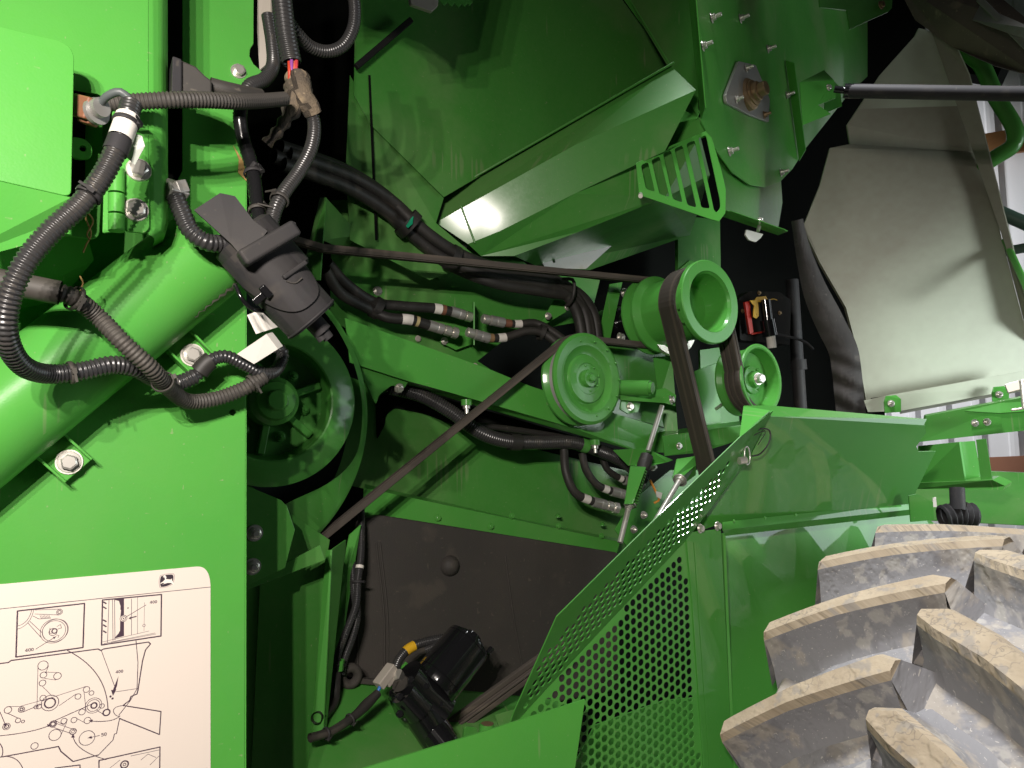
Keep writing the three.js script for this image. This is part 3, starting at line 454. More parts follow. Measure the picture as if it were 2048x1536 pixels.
// ------------------------------------------------------------------ engine side sheet, beam and lower sheets behind the drives
{
  const ze = -2.32;
  const es = part(combine, 'engine_side_sheet', plate([[664, 400], [860, 400], [1080, 545], [1200, 560], [1180, 640], [1096, 655], [1060, 640], [955, 722], [980, 738], [980, 760], [700, 660], [660, 640]], ze, 0.004), mGreenDirtyShaded);
  nutOn(es, [[755, 582]], ze, 0.012);
  part(es, 'bolt', bolt(Q(810, 488, ze + 0.03), 0.012, { dir: V3(0.3, 0.1, 1) }), mSteel);
  part(es, 'bolt', bolt(Q(926, 497, ze + 0.03), 0.011, { dir: V3(0, 0.6, 1) }), mSteel);
  part(es, 'stud', rod(Q(782, 501, ze + 0.004), Q(812, 487, ze + 0.03), 0.004), mSteel);
  part(combine, 'corner_channel', [sheet([[640, 395, -2.05], [652, 395, -2.02], [640, 560, -2.02], [600, 560, -2.06]], 0.004), sheet([[652, 395, -2.02], [720, 470, -2.25], [690, 500, -2.25], [645, 480, -2.03]], 0.004)], mGreenDirtyShaded);
  part(combine, 'sheet_tab', [sheet([[1086, 640, -2.24], [1108, 600, -2.22], [1124, 600, -2.22], [1143, 614, -2.22], [1130, 625, -2.22], [1096, 645, -2.24], [1066, 650, -2.25]], 0.004)], mGreen);
  nutOn(es, [[1096, 632], [1135, 614]], -2.215, 0.010);
  // bulkhead bracket for the hydraulic couplings
  const cb = part(combine, 'coupling_bracket', [plate([[880, 684], [886, 670], [946, 660], [945, 688], [912, 700]], ze + 0.03, 0.004), sheet([[945, 606, -2.29], [945, 690, -2.29], [947, 690, -2.18], [947, 604, -2.18]], 0.004)], mGreen);
  nutOn(cb, [[889, 682]], ze + 0.031, 0.010);
  nutOn(combine, [[836, 677], [950, 732]], ze + 0.01, 0.008, { head: 0.3 }, 'rivet', mConnector);

  // long frame beam: a closed box section, then its arm to the right
  const zf = -2.05;
  const beam = part(combine, 'frame_beam', [
    sheet([[690, 636, zf], [978, 738, zf], [1060, 772, zf], [1240, 830, zf], [1345, 862, zf], [1345, 905, zf - 0.004], [1280, 905, zf], [1150, 857, zf], [1050, 828, zf], [900, 785, zf], [816, 762, zf], [700, 725, zf]], 0.005),
    sheet([[816, 762, zf], [900, 785, zf], [1050, 828, zf], [1150, 857, zf], [1280, 905, zf], [1280, 905, zf - 0.10], [1140, 866, zf - 0.10], [900, 796, zf - 0.10], [816, 772, zf - 0.10]], 0.005)], mGreen);
  part(combine, 'beam_gusset', plate([[700, 640], [760, 690], [818, 762], [808, 778], [784, 770], [758, 790], [752, 810], [700, 700]], zf - 0.02, 0.004, { rad: 0.01 }), mGreenDirtyShaded);
  nutOn(beam, [[798, 776]], zf - 0.02, 0.011, { dir: V3(0.1, -0.5, 1) });
  for (const [x, y] of [[933, 800], [1190, 880]]) {
    part(beam, 'bush', orient(cylZ(0.017, 0.017, 0.018, 24), Q(x, y - 1, zf - 0.03), V3(0, -1, 0)), mGreen);
    part(beam, 'nut', bolt(Q(x, y + 10, zf - 0.03), 0.012, { dir: V3(0, -1, 0.05), stud: 0.014 }), mSteel);
  }
  const arm = part(combine, 'support_arm', [sheet([[1325, 872, -1.98], [1400, 862, -1.96], [1495, 848, -1.92], [1480, 880, -1.92], [1400, 905, -1.96], [1330, 912, -1.98]], 0.005), sheet([[1325, 872, -1.98], [1495, 848, -1.92], [1495, 840, -2.0], [1330, 862, -2.05]], 0.004)], mGreen);
  nutOn(arm, [[1358, 892]], -1.965, 0.009);
  // housing behind the idler, between the two pulleys
  part(combine, 'gearbox_plate', [plate([[1200, 690], [1330, 705], [1342, 830], [1356, 862], [1230, 828], [1190, 800]], -2.12, 0.006)], mGreenDirtyShaded);
  part(combine, 'bracket_post', sheet([[1306, 714, -2.06], [1344, 712, -2.04], [1352, 812, -2.02], [1356, 866, -2.02], [1330, 866, -2.05], [1318, 800, -2.06]], 0.005), mGreen);
  const tab = part(combine, 'anchor_tab', plate([[1243, 800], [1268, 796], [1282, 806], [1276, 824], [1256, 828], [1240, 818]], -2.03, 0.006, { rad: 0.006 }), mGreen);
  nutOn(tab, [[1260, 813]], -2.03, 0.011);
  part(combine, 'pivot_barrel', [rod(Q(1232, 775, -2.03), Q(1300, 776, -1.93), 0.026), rod(Q(1296, 776, -1.935), Q(1306, 776, -1.92), 0.020)], mGreen);
  const lever = part(combine, 'tension_lever', [sheet([[1232, 792, -2.02], [1330, 776, -1.95], [1352, 790, -1.93], [1350, 812, -1.93], [1330, 806, -1.95], [1240, 800, -2.02]], 0.01)], mGreen);
  part(lever, 'nut', bolt(Q(1341, 800, -1.92), 0.012, { dir: V3(0.7, 0.2, 1) }), mSteel);
  part(combine, 'slanted_strap', plate([[1220, 568], [1245, 564], [1218, 690], [1194, 688]], -2.16, 0.005), mGreen);
  const hub = part(combine, 'drive_housing', orient(lathe([[0.06, -0.2], [0.06, -0.03], [0.05, 0], [0, 0]], 32), Q(1250, 640, -2.18), V3(0, 0, 1)), mBlackGloss);
  for (const [x, y] of [[1248, 586], [1240, 675]]) part(hub, 'bolt', bolt(Q(x, y, -2.14), 0.014, { dir: V3(0.3, 0, 1) }), mSteel);
  part(combine, 'upright_post', plate([[1356, 430], [1440, 440], [1442, 560], [1356, 540]], -2.6, 0.02), mGreenDirtyShaded);
  part(combine, 'idler_mount', plate([[1400, 700], [1470, 690], [1480, 860], [1405, 870]], -2.16, 0.01), mGreenDirtyShaded); part(combine, 'top_mount', plate([[1352, 545], [1380, 520], [1440, 535], [1440, 560]], -2.3, 0.02), mGreenDirtyShaded);
  part(combine, 'mount_plate', plate([[1390, 742], [1436, 725], [1442, 850], [1396, 858]], -2.04, 0.006, { rad: 0.008 }), mGreen);
  part(combine, 'rock_shaft', rod(Q(1432, 818, -2.0), Q(1456, 800, -1.94), 0.006), mSteel);
}
{
  const zs = -2.30;
  part(combine, 'lower_side_sheet', plate([[560, 700], [820, 800], [1160, 905], [1300, 960], [1300, 1120], [1215, 1110], [740, 980], [560, 940]], zs, 0.004), mGreenDirtyShaded);
  part(combine, 'hose_shade_plate', plate([[752, 800], [768, 786], [790, 780], [900, 800], [1150, 872], [1250, 905], [1250, 940], [1100, 905], [960, 870], [850, 828], [790, 816], [772, 830], [770, 850], [754, 880]], zs + 0.006, 0.003, { rad: 0.012 }), mBlack, 'black plate standing in for a dark opening behind the corrugated hose');  // flat black plate, its colour imitates the dark depth of an opening
  const fl = part(combine, 'sheet_flange', [sheet([[730, 968, -2.26], [1000, 1030, -2.26], [1240, 1078, -2.26], [1240, 1084, -2.20], [1000, 1037, -2.20], [730, 976, -2.20]], 0.003), sheet([[728, 976, -2.20], [1000, 1037, -2.20], [1240, 1084, -2.20], [1232, 1112, -2.20], [1000, 1078, -2.20], [726, 1030, -2.20]], 0.004)], mGreen);
  nutOn(fl, [[778, 1014], [982, 1053], [1024, 1032], [1117, 1052], [1203, 1072], [876, 1036]], -2.195, 0.008, { head: 0.8 }, 'bolt', mGreen);
  nutOn(fl, [[1116, 1033], [1205, 1050]], -2.25, 0.008, { dir: V3(0, 1, 0.3) }, 'bolt', mGreen);
  part(combine, 'coupling_plate', [plate([[1230, 1060], [1265, 1000], [1340, 940], [1420, 940], [1400, 1010], [1310, 1060], [1260, 1100]], -2.14, 0.005)], mGreen);
}
// ------------------------------------------------------------------ lower left column
{
  const z = -1.86;
  part(combine, 'shadowed_column', plate([[440, 930], [660, 1080], [648, 1150], [622, 1600], [440, 1600]], z - 0.06, 0.004), mGreenDirtyShaded);
  part(combine, 'column_rib', [sheet([[520, 1170, z - 0.05], [570, 1150, z - 0.05], [545, 1600, z - 0.05], [500, 1600, z - 0.05]], 0.01)], mGreenDirtyShaded);
  const b = part(combine, 'pivot_bracket', plate([[470, 962], [562, 1000], [574, 1012], [590, 1060], [570, 1136], [490, 1172], [470, 1176]], -1.70, 0.006), mGreenDirtyShaded);
  nutOn(b, [[509, 1066], [505, 1133]], -1.70, 0.0135, { stud: 0.006 });
  part(combine, 'lower_brace', plate([[470, 1172], [560, 1132], [640, 1090], [650, 1120], [480, 1185]], -1.78, 0.006), mGreenDirtyShaded);
  part(combine, 'angle_post', [sheet([[652, 1100, -1.90], [664, 1100, -1.88], [640, 1600, -1.86], [612, 1600, -1.88]], 0.004), sheet([[664, 1100, -1.88], [692, 1080, -1.96], [692, 1100, -1.97], [656, 1320, -1.97], [640, 1600, -1.96], [638, 1600, -1.86]], 0.004)], mGreen);
  const strip = part(combine, 'post_strip', sheet([[700, 1070, -2.05], [722, 1050, -2.05], [706, 1150, -2.05], [690, 1250, -2.05], [676, 1370, -2.05], [646, 1370, -2.02], [664, 1250, -2.02]], 0.004), mGreen);
  nutOn(strip, [[684, 1156], [664, 1156]], -2.0, 0.006, { head: 0.4 }, 'rivet', mGreen);
  part(combine, 'hose_clip', [orient(lathe([[0.019, -0.013], [0.0225, -0.013], [0.0225, 0.013], [0.019, 0.013]], 28, 0, Math.PI * 1.2), Q(671, 1329, -1.99), V3(0.15, 1, 0)), sheet([[640, 1316, -1.985], [664, 1314, -1.972], [664, 1342, -1.972], [640, 1344, -1.985]], 0.003)], mGreen);
}
// ------------------------------------------------------------------ bottom: floor sheet, front strip, pegs
{
  part(combine, 'floor_sheet', sheet([[640, 1360, -2.06], [760, 1372, -2.06], [840, 1372, -2.06], [1120, 1400, -2.05], [1120, 1600, -1.66], [600, 1640, -1.66]], 0.004), mGreenDirtyShaded);
  part(combine, 'floor_hem', bar(Q(640, 1362, -2.06), Q(780, 1370, -2.06), 0.01, 0.008), mGreen);
  part(combine, 'front_lip', sheet([[640, 1572, -1.40], [730, 1536, -1.40], [960, 1466, -1.40], [1170, 1399, -1.40], [1138, 1620, -1.40], [640, 1620, -1.40]], 0.005), mGreenLit);
  const peg = part(combine, 'guide_peg', rod(Q(972, 1475, -1.72), Q(974, 1448, -1.72), 0.020, 0.019), mGreen);
  part(peg, 'worn_top', rod(Q(974, 1448.4, -1.72), Q(974, 1447, -1.72), 0.0165), mBronze);
  part(combine, 'clamp_plate', plate([[990, 1430], [1056, 1412], [1060, 1445], [1000, 1460]], -1.85, 0.004), mGreenDirtyShaded); part(combine, 'peg_base', plate([[930, 1452], [955, 1455], [952, 1490], [926, 1488]], -1.76, 0.01, { rad: 0.01 }), mGreenDirtyShaded);
}

// ------------------------------------------------------------------ pulleys and belts
{
  // big variable drive behind the left panel
  const z = -1.86, dp = thing('drive_pulley', 'large stepped drive pulley half hidden in shade behind the left side panel', 'pulley');
  const c = Q(545, 803, z);
  part(dp, 'face_disc', orient(lathe([[0.138, -0.012], [0.142, 0.008], [0.146, 0.010], [0.200, 0.0], [0.205, -0.004], [0.205, -0.02], [0.15, -0.03]], 96), c, V3(0, 0, 1)), mGreen);
  const hub = part(dp, 'inner_dish', orient(lathe([[0.138, -0.012], [0.130, -0.04], [0.055, -0.045], [0.052, 0.0]], 72), c, V3(0, 0, 1)), mGreenDirtyShaded);
  part(hub, 'hub_cone', orient(lathe([[0.06, -0.04], [0.058, 0.02], [0.048, 0.03], [0.044, 0.045], [0.026, 0.05], [0.022, 0.062], [0, 0.064]], 48), c, V3(0, 0, 1)), mGreen);
  for (let i = 0; i < 6; i++) { const a = i / 6 * 6.283 + 0.35, p = c.clone().add(V3(Math.cos(a) * 0.085, Math.sin(a) * 0.085, -0.03)); part(hub, 'dish_rib', bar(c.clone().add(V3(Math.cos(a) * 0.055, Math.sin(a) * 0.055, -0.03)), c.clone().add(V3(Math.cos(a) * 0.128, Math.sin(a) * 0.128, -0.03)), 0.018, 0.03, V3(0, 0, 1)), mGreenDirtyShaded); part(hub, 'bolt', bolt(c.clone().add(V3(Math.cos(a + 0.5) * 0.088, Math.sin(a + 0.5) * 0.088, -0.036)), 0.010, { stud: 0.006 }), mGreenDirtyShaded); }
  const rc = Q(395, 828, -1.98);
  part(dp, 'outer_sheave', orient(lathe([[0.1, -0.06], [0.30, -0.03], [0.385, -0.02], [0.392, -0.05]], 128), rc, V3(0, 0, 1)), std([0.028, 0.04, 0.038], 0.45), 'dark worn sheave face');
  // curved guard round the sheave: a flared arc that ends low on the right
  const r1 = 0.432, gs = [], n = 60, a0 = 0.95, a1 = -0.90, pos = [];
  const P = (a, r, dz) => [rc.x + r * Math.cos(a), rc.y + r * Math.sin(a), rc.z + dz];
  for (let i = 0; i < n; i++) {
    const a = a0 + (a1 - a0) * i / n, b = a0 + (a1 - a0) * (i + 1) / n;
    const rows = (t) => { const w = 0.03 + 0.10 * S(-0.2, -0.9, t); return [[t, r1, 0.0], [t, r1 - 0.012, 0.012], [t, r1 - w, 0.045]]; };
    const A = rows(a), B = rows(b);
    for (let k = 0; k < 2; k++) pos.push(...P(...A[k]), ...P(...B[k]), ...P(...B[k + 1]), ...P(...A[k]), ...P(...B[k + 1]), ...P(...A[k + 1]));
  }
  const g = new THREE.BufferGeometry(); g.setAttribute('position', new THREE.Float32BufferAttribute(pos, 3)); g.computeVertexNormals();
  part(combine, 'sheave_guard', toCreasedNormals(g, 0.5), mGreen);
}
const zBelt = -2.0, zFront = -1.75;
const cD = Q(1422, 603, zFront), dD = V3(0.10, 0.03, 1).normalize(), dI = V3(0.15, 0.04, 1).normalize();                                    // axis of the double pulley
{
  const dp = thing('double_pulley', 'large hollow green pulley with two belt grooves and an open round mouth', 'pulley');
  const g = part(dp, 'pulley_drum', orient(lathe([[0.099, -0.004], [0.101, 0], [0.134, 0], [0.137, -0.003], [0.137, -0.016], [0.113, -0.03], [0.110, -0.112], [0.108, -0.19], [0.111, -0.205], [0.133, -0.222], [0.133, -0.232], [0.104, -0.240]], 96), cD, dD), mGreen);
  part(dp, 'groove', orient(lathe([[0.104, -0.240], [0.104, -0.256]], 72), cD, dD), mRust, 'rusty brown rear groove');
  part(dp, 'rear_flange', orient(lathe([[0.104, -0.256], [0.134, -0.268], [0.134, -0.274], [0.06, -0.28], [0, -0.28]], 72), cD, dD), mGreen);
  part(dp, 'bore', orient(lathe([[0.099, -0.002], [0.094, -0.01], [0.090, -0.10], [0, -0.105]], 72), cD, dD), mGreen);
  for (let i = 0; i < 2; i++) { const a = 3.35 + i * 0.35; part(dp, 'set_screw', orient(cylZ(0.006, 0.006, 0.004, 16), cD.clone().add(V3(Math.cos(a) * 0.131, Math.sin(a) * 0.131, -0.01)), V3(Math.cos(a), Math.sin(a), 0)), mGreen); }
  part(combine, 'drive_shaft', rod(cD.clone().add(V3(0, 0, -0.6)), cD.clone().add(V3(0, 0, -0.27)), 0.05), mBlackGloss);
  part(combine, 'shaft_ring', orient(lathe([[0.085, 0], [0.105, 0], [0.105, -0.02], [0.085, -0.02]], 40), cD.clone().add(V3(0.02, -0.045, -0.20)), V3(0, 0, 1)), mZinc);
}
const SC = (p) => p.map(([r, z]) => [r * 1.235, z]);
const cI = Q(1177, 757, -1.965);
{
  const ip = thing('idler_pulley', 'green flat faced idler pulley ringed with small rivets, under the long belt', 'pulley');
  part(ip, 'rim', orient(lathe(SC([[0.088, 0.0], [0.112, 0.003], [0.1205, -0.002], [0.1205, -0.008], [0.108, -0.022], [0.104, -0.030], [0.108, -0.038], [0.1205, -0.052], [0.1205, -0.060], [0.09, -0.07], [0, -0.07]]), 96), cI, dI), mGreen);
  const web = part(ip, 'face', orient(lathe(SC([[0.094, 0.001], [0.088, 0.0], [0.080, -0.008], [0.066, -0.012], [0.062, -0.004], [0.042, -0.001], [0.040, -0.003], [0.024, -0.003], [0.022, 0.012], [0.014, 0.013]]), 72), cI, dI), mGreen);
  for (let i = 0; i < 14; i++) { const a = i / 14 * 6.283; part(web, 'rivet', orient(new THREE.SphereGeometry(0.0042, 10, 6), cI.clone().add(V3(Math.cos(a) * 0.123, Math.sin(a) * 0.123, 0.001)), V3(0, 0, 1)), mGreen); }
  for (let i = 0; i < 8; i++) { const a = i / 8 * 6.283 + 0.2; part(web, 'rivet', orient(new THREE.SphereGeometry(0.0036, 10, 6), cI.clone().add(V3(Math.cos(a) * 0.042, Math.sin(a) * 0.042, -0.002)), V3(0, 0, 1)), mGreen); }
  part(ip, 'bolt', bolt(cI.clone().add(V3(0, 0, 0.013)), 0.012, { turn: 0.4 }), mGreen);
  part(ip, 'groove_wear', orient(lathe(SC([[0.1085, -0.0215], [0.1050, -0.030], [0.1085, -0.0385]]), 72), cI, dI), mDullSteel, 'bare worn steel in the belt groove');
}
const cR = Q(1524, 757, -1.80);
{
  const ip = thing('idler_pulley', 'deep dished green idler pulley with a big silver centre bolt, right of the ribbed belt', 'pulley');
  part(ip, 'rim', orient(lathe([[0.098, -0.045], [0.104, -0.003], [0.108, 0.0], [0.118, 0.0], [0.121, -0.004], [0.119, -0.012], [0.108, -0.03], [0.108, -0.085], [0.120, -0.10], [0.120, -0.106], [0.1, -0.115], [0, -0.118]], 96), cR, dI), mGreen);
  const web = part(ip, 'dish', orient(lathe([[0.098, -0.045], [0.070, -0.050], [0.050, -0.045], [0.048, -0.036], [0.030, -0.034], [0.026, -0.018], [0.016, -0.018]], 72), cR, dI), mGreen);
  for (let i = 0; i < 6; i++) { const a = i / 6 * 6.283; part(web, 'rivet', orient(new THREE.SphereGeometry(0.004, 10, 6), cR.clone().add(V3(Math.cos(a) * 0.04, Math.sin(a) * 0.04, -0.036)), V3(0, 0, 1)), mGreen); }
  part(ip, 'bolt', bolt(cR.clone().add(V3(0, 0, -0.018)), 0.0165, { turn: 0.2, head: 1.3 }), mSteel);
}
{
  // long narrow belt
  const v2 = (x, y, z) => { const q = Q(x, y, z); return new THREE.Vector2(q.x, q.y); };
  const path = [], cx = new THREE.Vector2(cD.x, cD.y), ci = new THREE.Vector2(cI.x, cI.y), cl = new THREE.Vector2(Q(395, 828, zBelt).x, Q(395, 828, zBelt).y);
  const topL = v2(645, 497, zBelt), botL = v2(684, 1042, zBelt), rD = 0.117, rI = 0.140;
  path.push(topL.clone().add(new THREE.Vector2(-0.16, 0.028)), topL);
  for (let i = 0; i <= 20; i++) { const a = Math.PI * 0.535 - i / 20 * Math.PI * 1.09; path.push(new THREE.Vector2(cx.x + rD * Math.cos(a), cx.y + rD * Math.sin(a))); }
  for (let i = 0; i <= 6; i++) { const a = Math.PI * 0.40 + i / 6 * Math.PI * 0.31; path.push(new THREE.Vector2(ci.x + rI * Math.cos(a), ci.y + rI * Math.sin(a))); }
  const e = path[path.length - 1]; path.push(botL, botL.clone().add(botL.clone().sub(e).multiplyScalar(0.22)));
  const b = thing('drive_belt', 'long narrow brown belt running from the double pulley over the riveted idler', 'belt');
  part(b, 'belt_loop', band(path, 0.032, 0.016, zBelt), mBelt, null, true);
  part(b, 'belt_cog_face', band(path.map((p) => p.clone()), 0.020, 0.021, zBelt), mBelt, null, true);
  // wide ribbed belt
  const zW = zFront - 0.071, rW = 0.119, pw = [], lo = v2(1432, 1010, zW), lo2 = v2(1500, 1040, zW);
  const cr = new THREE.Vector2(cR.x, cR.y);
  pw.push(lo); for (let i = 0; i <= 28; i++) { const a = Math.PI * 1.035 - i / 28 * Math.PI * 1.08; pw.push(new THREE.Vector2(cx.x + rW * Math.cos(a), cx.y + rW * Math.sin(a))); }
  for (let i = 0; i <= 12; i++) { const a = Math.PI * (0.93 + i / 12 * 0.42); pw.push(new THREE.Vector2(cr.x + 0.114 * Math.cos(a), cr.y + 0.114 * Math.sin(a))); }
  pw.push(v2(1560, 900, zW));
  const w = thing('drive_belt', 'wide dark ribbed belt draped over the double pulley and down behind the perforated guard', 'belt');
  part(w, 'belt_back', band(pw, 0.072, 0.007, zW, false, 0.006), mBeltDark, null, true);
  for (const k of [-0.0245, 0, 0.0245]) part(w, 'belt_rib', band(pw, 0.019, 0.012, zW + k, false, -0.0035), mBelt, null, true);
  // dusty flat belt at the bottom
  const l = thing('drive_belt', 'dusty brown flat belt running low behind the front lip beneath the black motor', 'belt');
  const pa = Q(760, 1560, -1.95), pb = Q(1130, 1290, -1.95), dd = pb.clone().sub(pa).normalize(), nn = V3(-dd.y, dd.x, 0);
  for (const k of [-1, 0, 1]) part(l, 'belt_rib', bar(pa.clone().addScaledVector(nn, k * 0.017), pb.clone().addScaledVector(nn, k * 0.017), 0.016, 0.0165, V3(0, 0, 1)), mBelt);
  part(l, 'belt_back', bar(pa.clone().add(V3(0, 0, -0.012)), pb.clone().add(V3(0, 0, -0.012)), 0.008, 0.054, V3(0, 0, 1)), mBelt);
}
// ------------------------------------------------------------------ tension rods
{
  const t = thing('tension_rod', 'spring loaded belt tension rod with a long threaded silver end', 'rod');
  part(t, 'upper_rod', rod(Q(1296, 902, -1.93), Q(1324, 812, -1.95), 0.0085), mSteel);
  part(t, 'rubber_boot', orient(lathe([[0.013, 0.04], [0.021, 0.035], [0.023, 0.0], [0.019, -0.02], [0, -0.02]], 24), Q(1288, 930, -1.92), Q(1324, 812, -1.95).sub(Q(1270, 985, -1.90))), mRubber);
  const a = Q(1284, 940, -1.91), b = Q(1262, 1015, -1.89), d = b.clone().sub(a), x = V3(1, 0, 0.2).cross(d).normalize(), y = d.clone().normalize().cross(x), pts = [];
  for (let i = 0; i <= 14 * 12; i++) { const w = i / 12 * 6.283, k = i / (14 * 12); pts.push(a.clone().addScaledVector(d, k).addScaledVector(x, 0.0155 * Math.cos(w)).addScaledVector(y, 0.0155 * Math.sin(w))); }
  part(t, 'spring', sweep(new THREE.CatmullRomCurve3(pts), () => 0.0026, 14 * 14, 7), mGreenDirtyShaded);
  part(t, 'spring_core', rod(a, b, 0.010), mGreenDirtyShaded);
  part(t, 'spring_cover', sheet([[1262, 932, -1.88], [1292, 934, -1.88], [1266, 1008, -1.86], [1250, 1008, -1.86]], 0.004), mGreen);
  part(t, 'nut', bolt(Q(1258, 1011, -1.885), 0.0125, { dir: b.clone().sub(a) }), mSteel);
  part(t, 'washer', orient(cylZ(0.019, 0.019, 0.004), Q(1261, 1007, -1.885), b.clone().sub(a)), mDullSteel);
  part(t, 'threaded_end', rod(Q(1257, 1016, -1.885), Q(1240, 1085, -1.87), 0.0085), mSteel);
  part(combine, 'rod_bracket', sheet([[1226, 900, -2.0], [1292, 897, -1.96], [1346, 920, -1.94], [1336, 924, -1.94], [1300, 932, -1.95], [1256, 931, -2.0]], 0.005), mGreen);
  const t2 = thing('tension_rod', 'shorter threaded rod with one hex nut, sticking out above the guard edge', 'rod');
  part(t2, 'nut', bolt(Q(1361, 957, -1.80), 0.0135, { dir: Q(1325, 1018, -1.76).sub(Q(1361, 957, -1.80)) }), mSteel);
  part(t2, 'washer', orient(cylZ(0.023, 0.023, 0.004), Q(1360, 960, -1.81), Q(1325, 1018, -1.76).sub(Q(1361, 957, -1.80))), mDullSteel);
  part(t2, 'threaded_end', rod(Q(1361, 957, -1.80), Q(1309, 1046, -1.74), 0.0085), mSteel);
  part(combine, 'rod_anchor', sheet([[1354, 918, -1.86], [1390, 912, -1.84], [1392, 930, -1.84], [1362, 956, -1.82], [1346, 955, -1.82]], 0.005), mGreen);
  part(combine, 'rod_anchor', sheet([[1362, 956, -1.82], [1392, 930, -1.84], [1392, 950, -1.86], [1368, 968, -1.86]], 0.005), mGreen);
  nutOn(combine, [[1287, 1030], [1306, 934], [1267, 1059]], -2.0, 0.010, { stud: 0.006 }, 'bolt');
}
// ------------------------------------------------------------------ hydraulic hoses
{
  const zT = -2.13;
  const hb = thing('hose_bundle', 'thick bundle of dark hydraulic hoses sweeping down from the shade above the belt', 'hose');
  const runs = [[0, -4], [17, 10], [-14, 14], [5, 30]];
  runs.forEach(([ox, oy], i) => part(hb, 'hose', hose([[560 + ox, 298 + oy, -1.98], [620 + ox, 318 + oy, -2.02], [700 + ox, 350 + oy, -2.09], [770 + ox, 395 + oy, zT], [832 + ox * 0.9, 452 + oy, zT - i * 0.01], [900 + ox * 0.8, 502 + oy, zT - i * 0.012], [985 + ox * 0.6, 538 + oy * 0.9, zT], [1085 + ox * 0.5, 556 + oy * 0.9, zT], [1140 + ox * 0.8, 580 + oy * 0.5, zT], [1166 + ox, 618 + oy * 0.2, zT], [1176 + ox, 660, zT], [1178 + ox, 720, zT]], 0.0195), mRubber));
  const mid = [[770, 400, zT], [832, 462, zT], [900, 514, zT], [985, 548, zT]];
  part(hb, 'strap', sleeveOn(mid, 0.20, 0.27, 0.048), mRubber); part(hb, 'strap', sleeveOn(mid, 0.62, 0.68, 0.044), mRubber);
  part(hb, 'tape_mark', sheet([[812, 452, -2.075], [822, 436, -2.072], [827, 432, -2.072], [825, 448, -2.074], [816, 456, -2.076]], 0.001), std([0.0, 0.30, 0.14], 0.4), 'bright green tape mark');
  part(hb, 'hook', hose([[1124, 558, -2.10], [1146, 560, -2.08], [1147, 590, -2.08], [1140, 606, -2.10], [1132, 612, -2.12]], 0.006), mRubber);
  const fit = (t, p, d, long) => {                                  // crimped sleeve, hex, nut along d
    const L = d.clone().normalize(); const at = (s) => p.clone().addScaledVector(L, s);
    part(t, 'crimp_sleeve', orient(lathe([[0.010, 0], [0.0175, 0.002], [0.0175, 0.03], [0.0165, 0.032], [0.0175, 0.034], [0.0175, 0.052], [0.012, 0.056], [0, 0.056]], 20), p, L), mDullSteel);
    part(t, 'hex_nut', orient(cylZ(0.0175, 0.0175, 0.020, 6, 0), at(0.060), L), mSteel);
    part(t, 'adapter', orient(cylZ(0.012, 0.012, 0.03, 20, 0), at(0.054), L), mSteel);
    if (long) part(t, 'hex_nut', orient(cylZ(0.0195, 0.0195, 0.016, 6, 0), at(0.088), L), mSteel), part(t, 'adapter', orient(cylZ(0.011, 0.011, 0.03, 20, 0), at(0.078), L), mSteel);
  };
  const zh = -2.22;
  const h1 = thing('hydraulic_hose', 'upper of two black hoses meeting the coupling bracket, brown ring beside its white tag', 'hose');
  const p1 = [[655, 525, -2.12], [690, 565, -2.17], [750, 605, zh], [800, 612, zh], [870, 617, zh], [905, 624, zh]];
  part(h1, 'hose', hose(p1, 0.0165), mRubber);
  part(h1, 'tag', sleeveOn(p1, 0.86, 0.915, 0.0172), mWhite); part(h1, 'colour_ring', sleeveOn(p1, 0.918, 0.945, 0.0172), mBrown);
  fit(h1, Q(900, 622, zh), Q(940, 634, zh).sub(Q(900, 622, zh)), false);
  const h2 = thing('hydraulic_hose', 'lower of two black hoses meeting the coupling bracket, cream ring beside its white tag', 'hose');
  const p2 = [[650, 540, -2.10], [680, 585, -2.15], [742, 620, zh + 0.01], [775, 635, zh + 0.02], [822, 640, zh + 0.03], [858, 651, zh + 0.03]];
  part(h2, 'hose', hose(p2, 0.0165), mRubber);
  part(h2, 'tag', sleeveOn(p2, 0.78, 0.86, 0.0172), mWhite); part(h2, 'colour_ring', sleeveOn(p2, 0.885, 0.91, 0.0172), std([0.55, 0.45, 0.22], 0.5));
  fit(h2, Q(856, 650, zh + 0.03), Q(930, 672, zh + 0.03).sub(Q(856, 650, zh + 0.03)), true);
  part(h1, 'clamp', sleeveOn([[742, 614, zh], [752, 605, zh], [762, 614, zh]], 0, 1, 0.004), mRubber);
  part(h2, 'clamp', sleeveOn([[735, 605, zh], [768, 625, zh]], 0.35, 0.75, 0.036), mRubber);
  const h3 = thing('hydraulic_hose', 'upper black hose leaving the coupling bracket to the right with brown ring', 'hose');
  const p3 = [[1000, 645, -2.20], [1035, 648, -2.20], [1070, 646, -2.19], [1100, 660, -2.17], [1140, 690, -2.15], [1190, 740, -2.15]];
  part(h3, 'hose', hose(p3, 0.0135), mRubber); part(h3, 'tag', sleeveOn(p3, 0.13, 0.2, 0.0142), mWhite); part(h3, 'colour_ring', sleeveOn(p3, 0.04, 0.1, 0.0142), mBrown);
  fit(h3, Q(1008, 646, -2.20), Q(950, 634, -2.20).sub(Q(1008, 646, -2.20)), false);
  const h4 = thing('hydraulic_hose', 'lower black hose leaving the coupling bracket to the right with tan ring', 'hose');
  const p4 = [[965, 676, -2.17], [1010, 675, -2.17], [1055, 662, -2.16], [1085, 666, -2.15], [1120, 692, -2.13], [1170, 740, -2.13]];
  part(h4, 'hose', hose(p4, 0.0145), mRubber); part(h4, 'tag', sleeveOn(p4, 0.13, 0.2, 0.0152), mWhite); part(h4, 'colour_ring', sleeveOn(p4, 0.03, 0.09, 0.0152), std([0.26, 0.16, 0.08], 0.5));
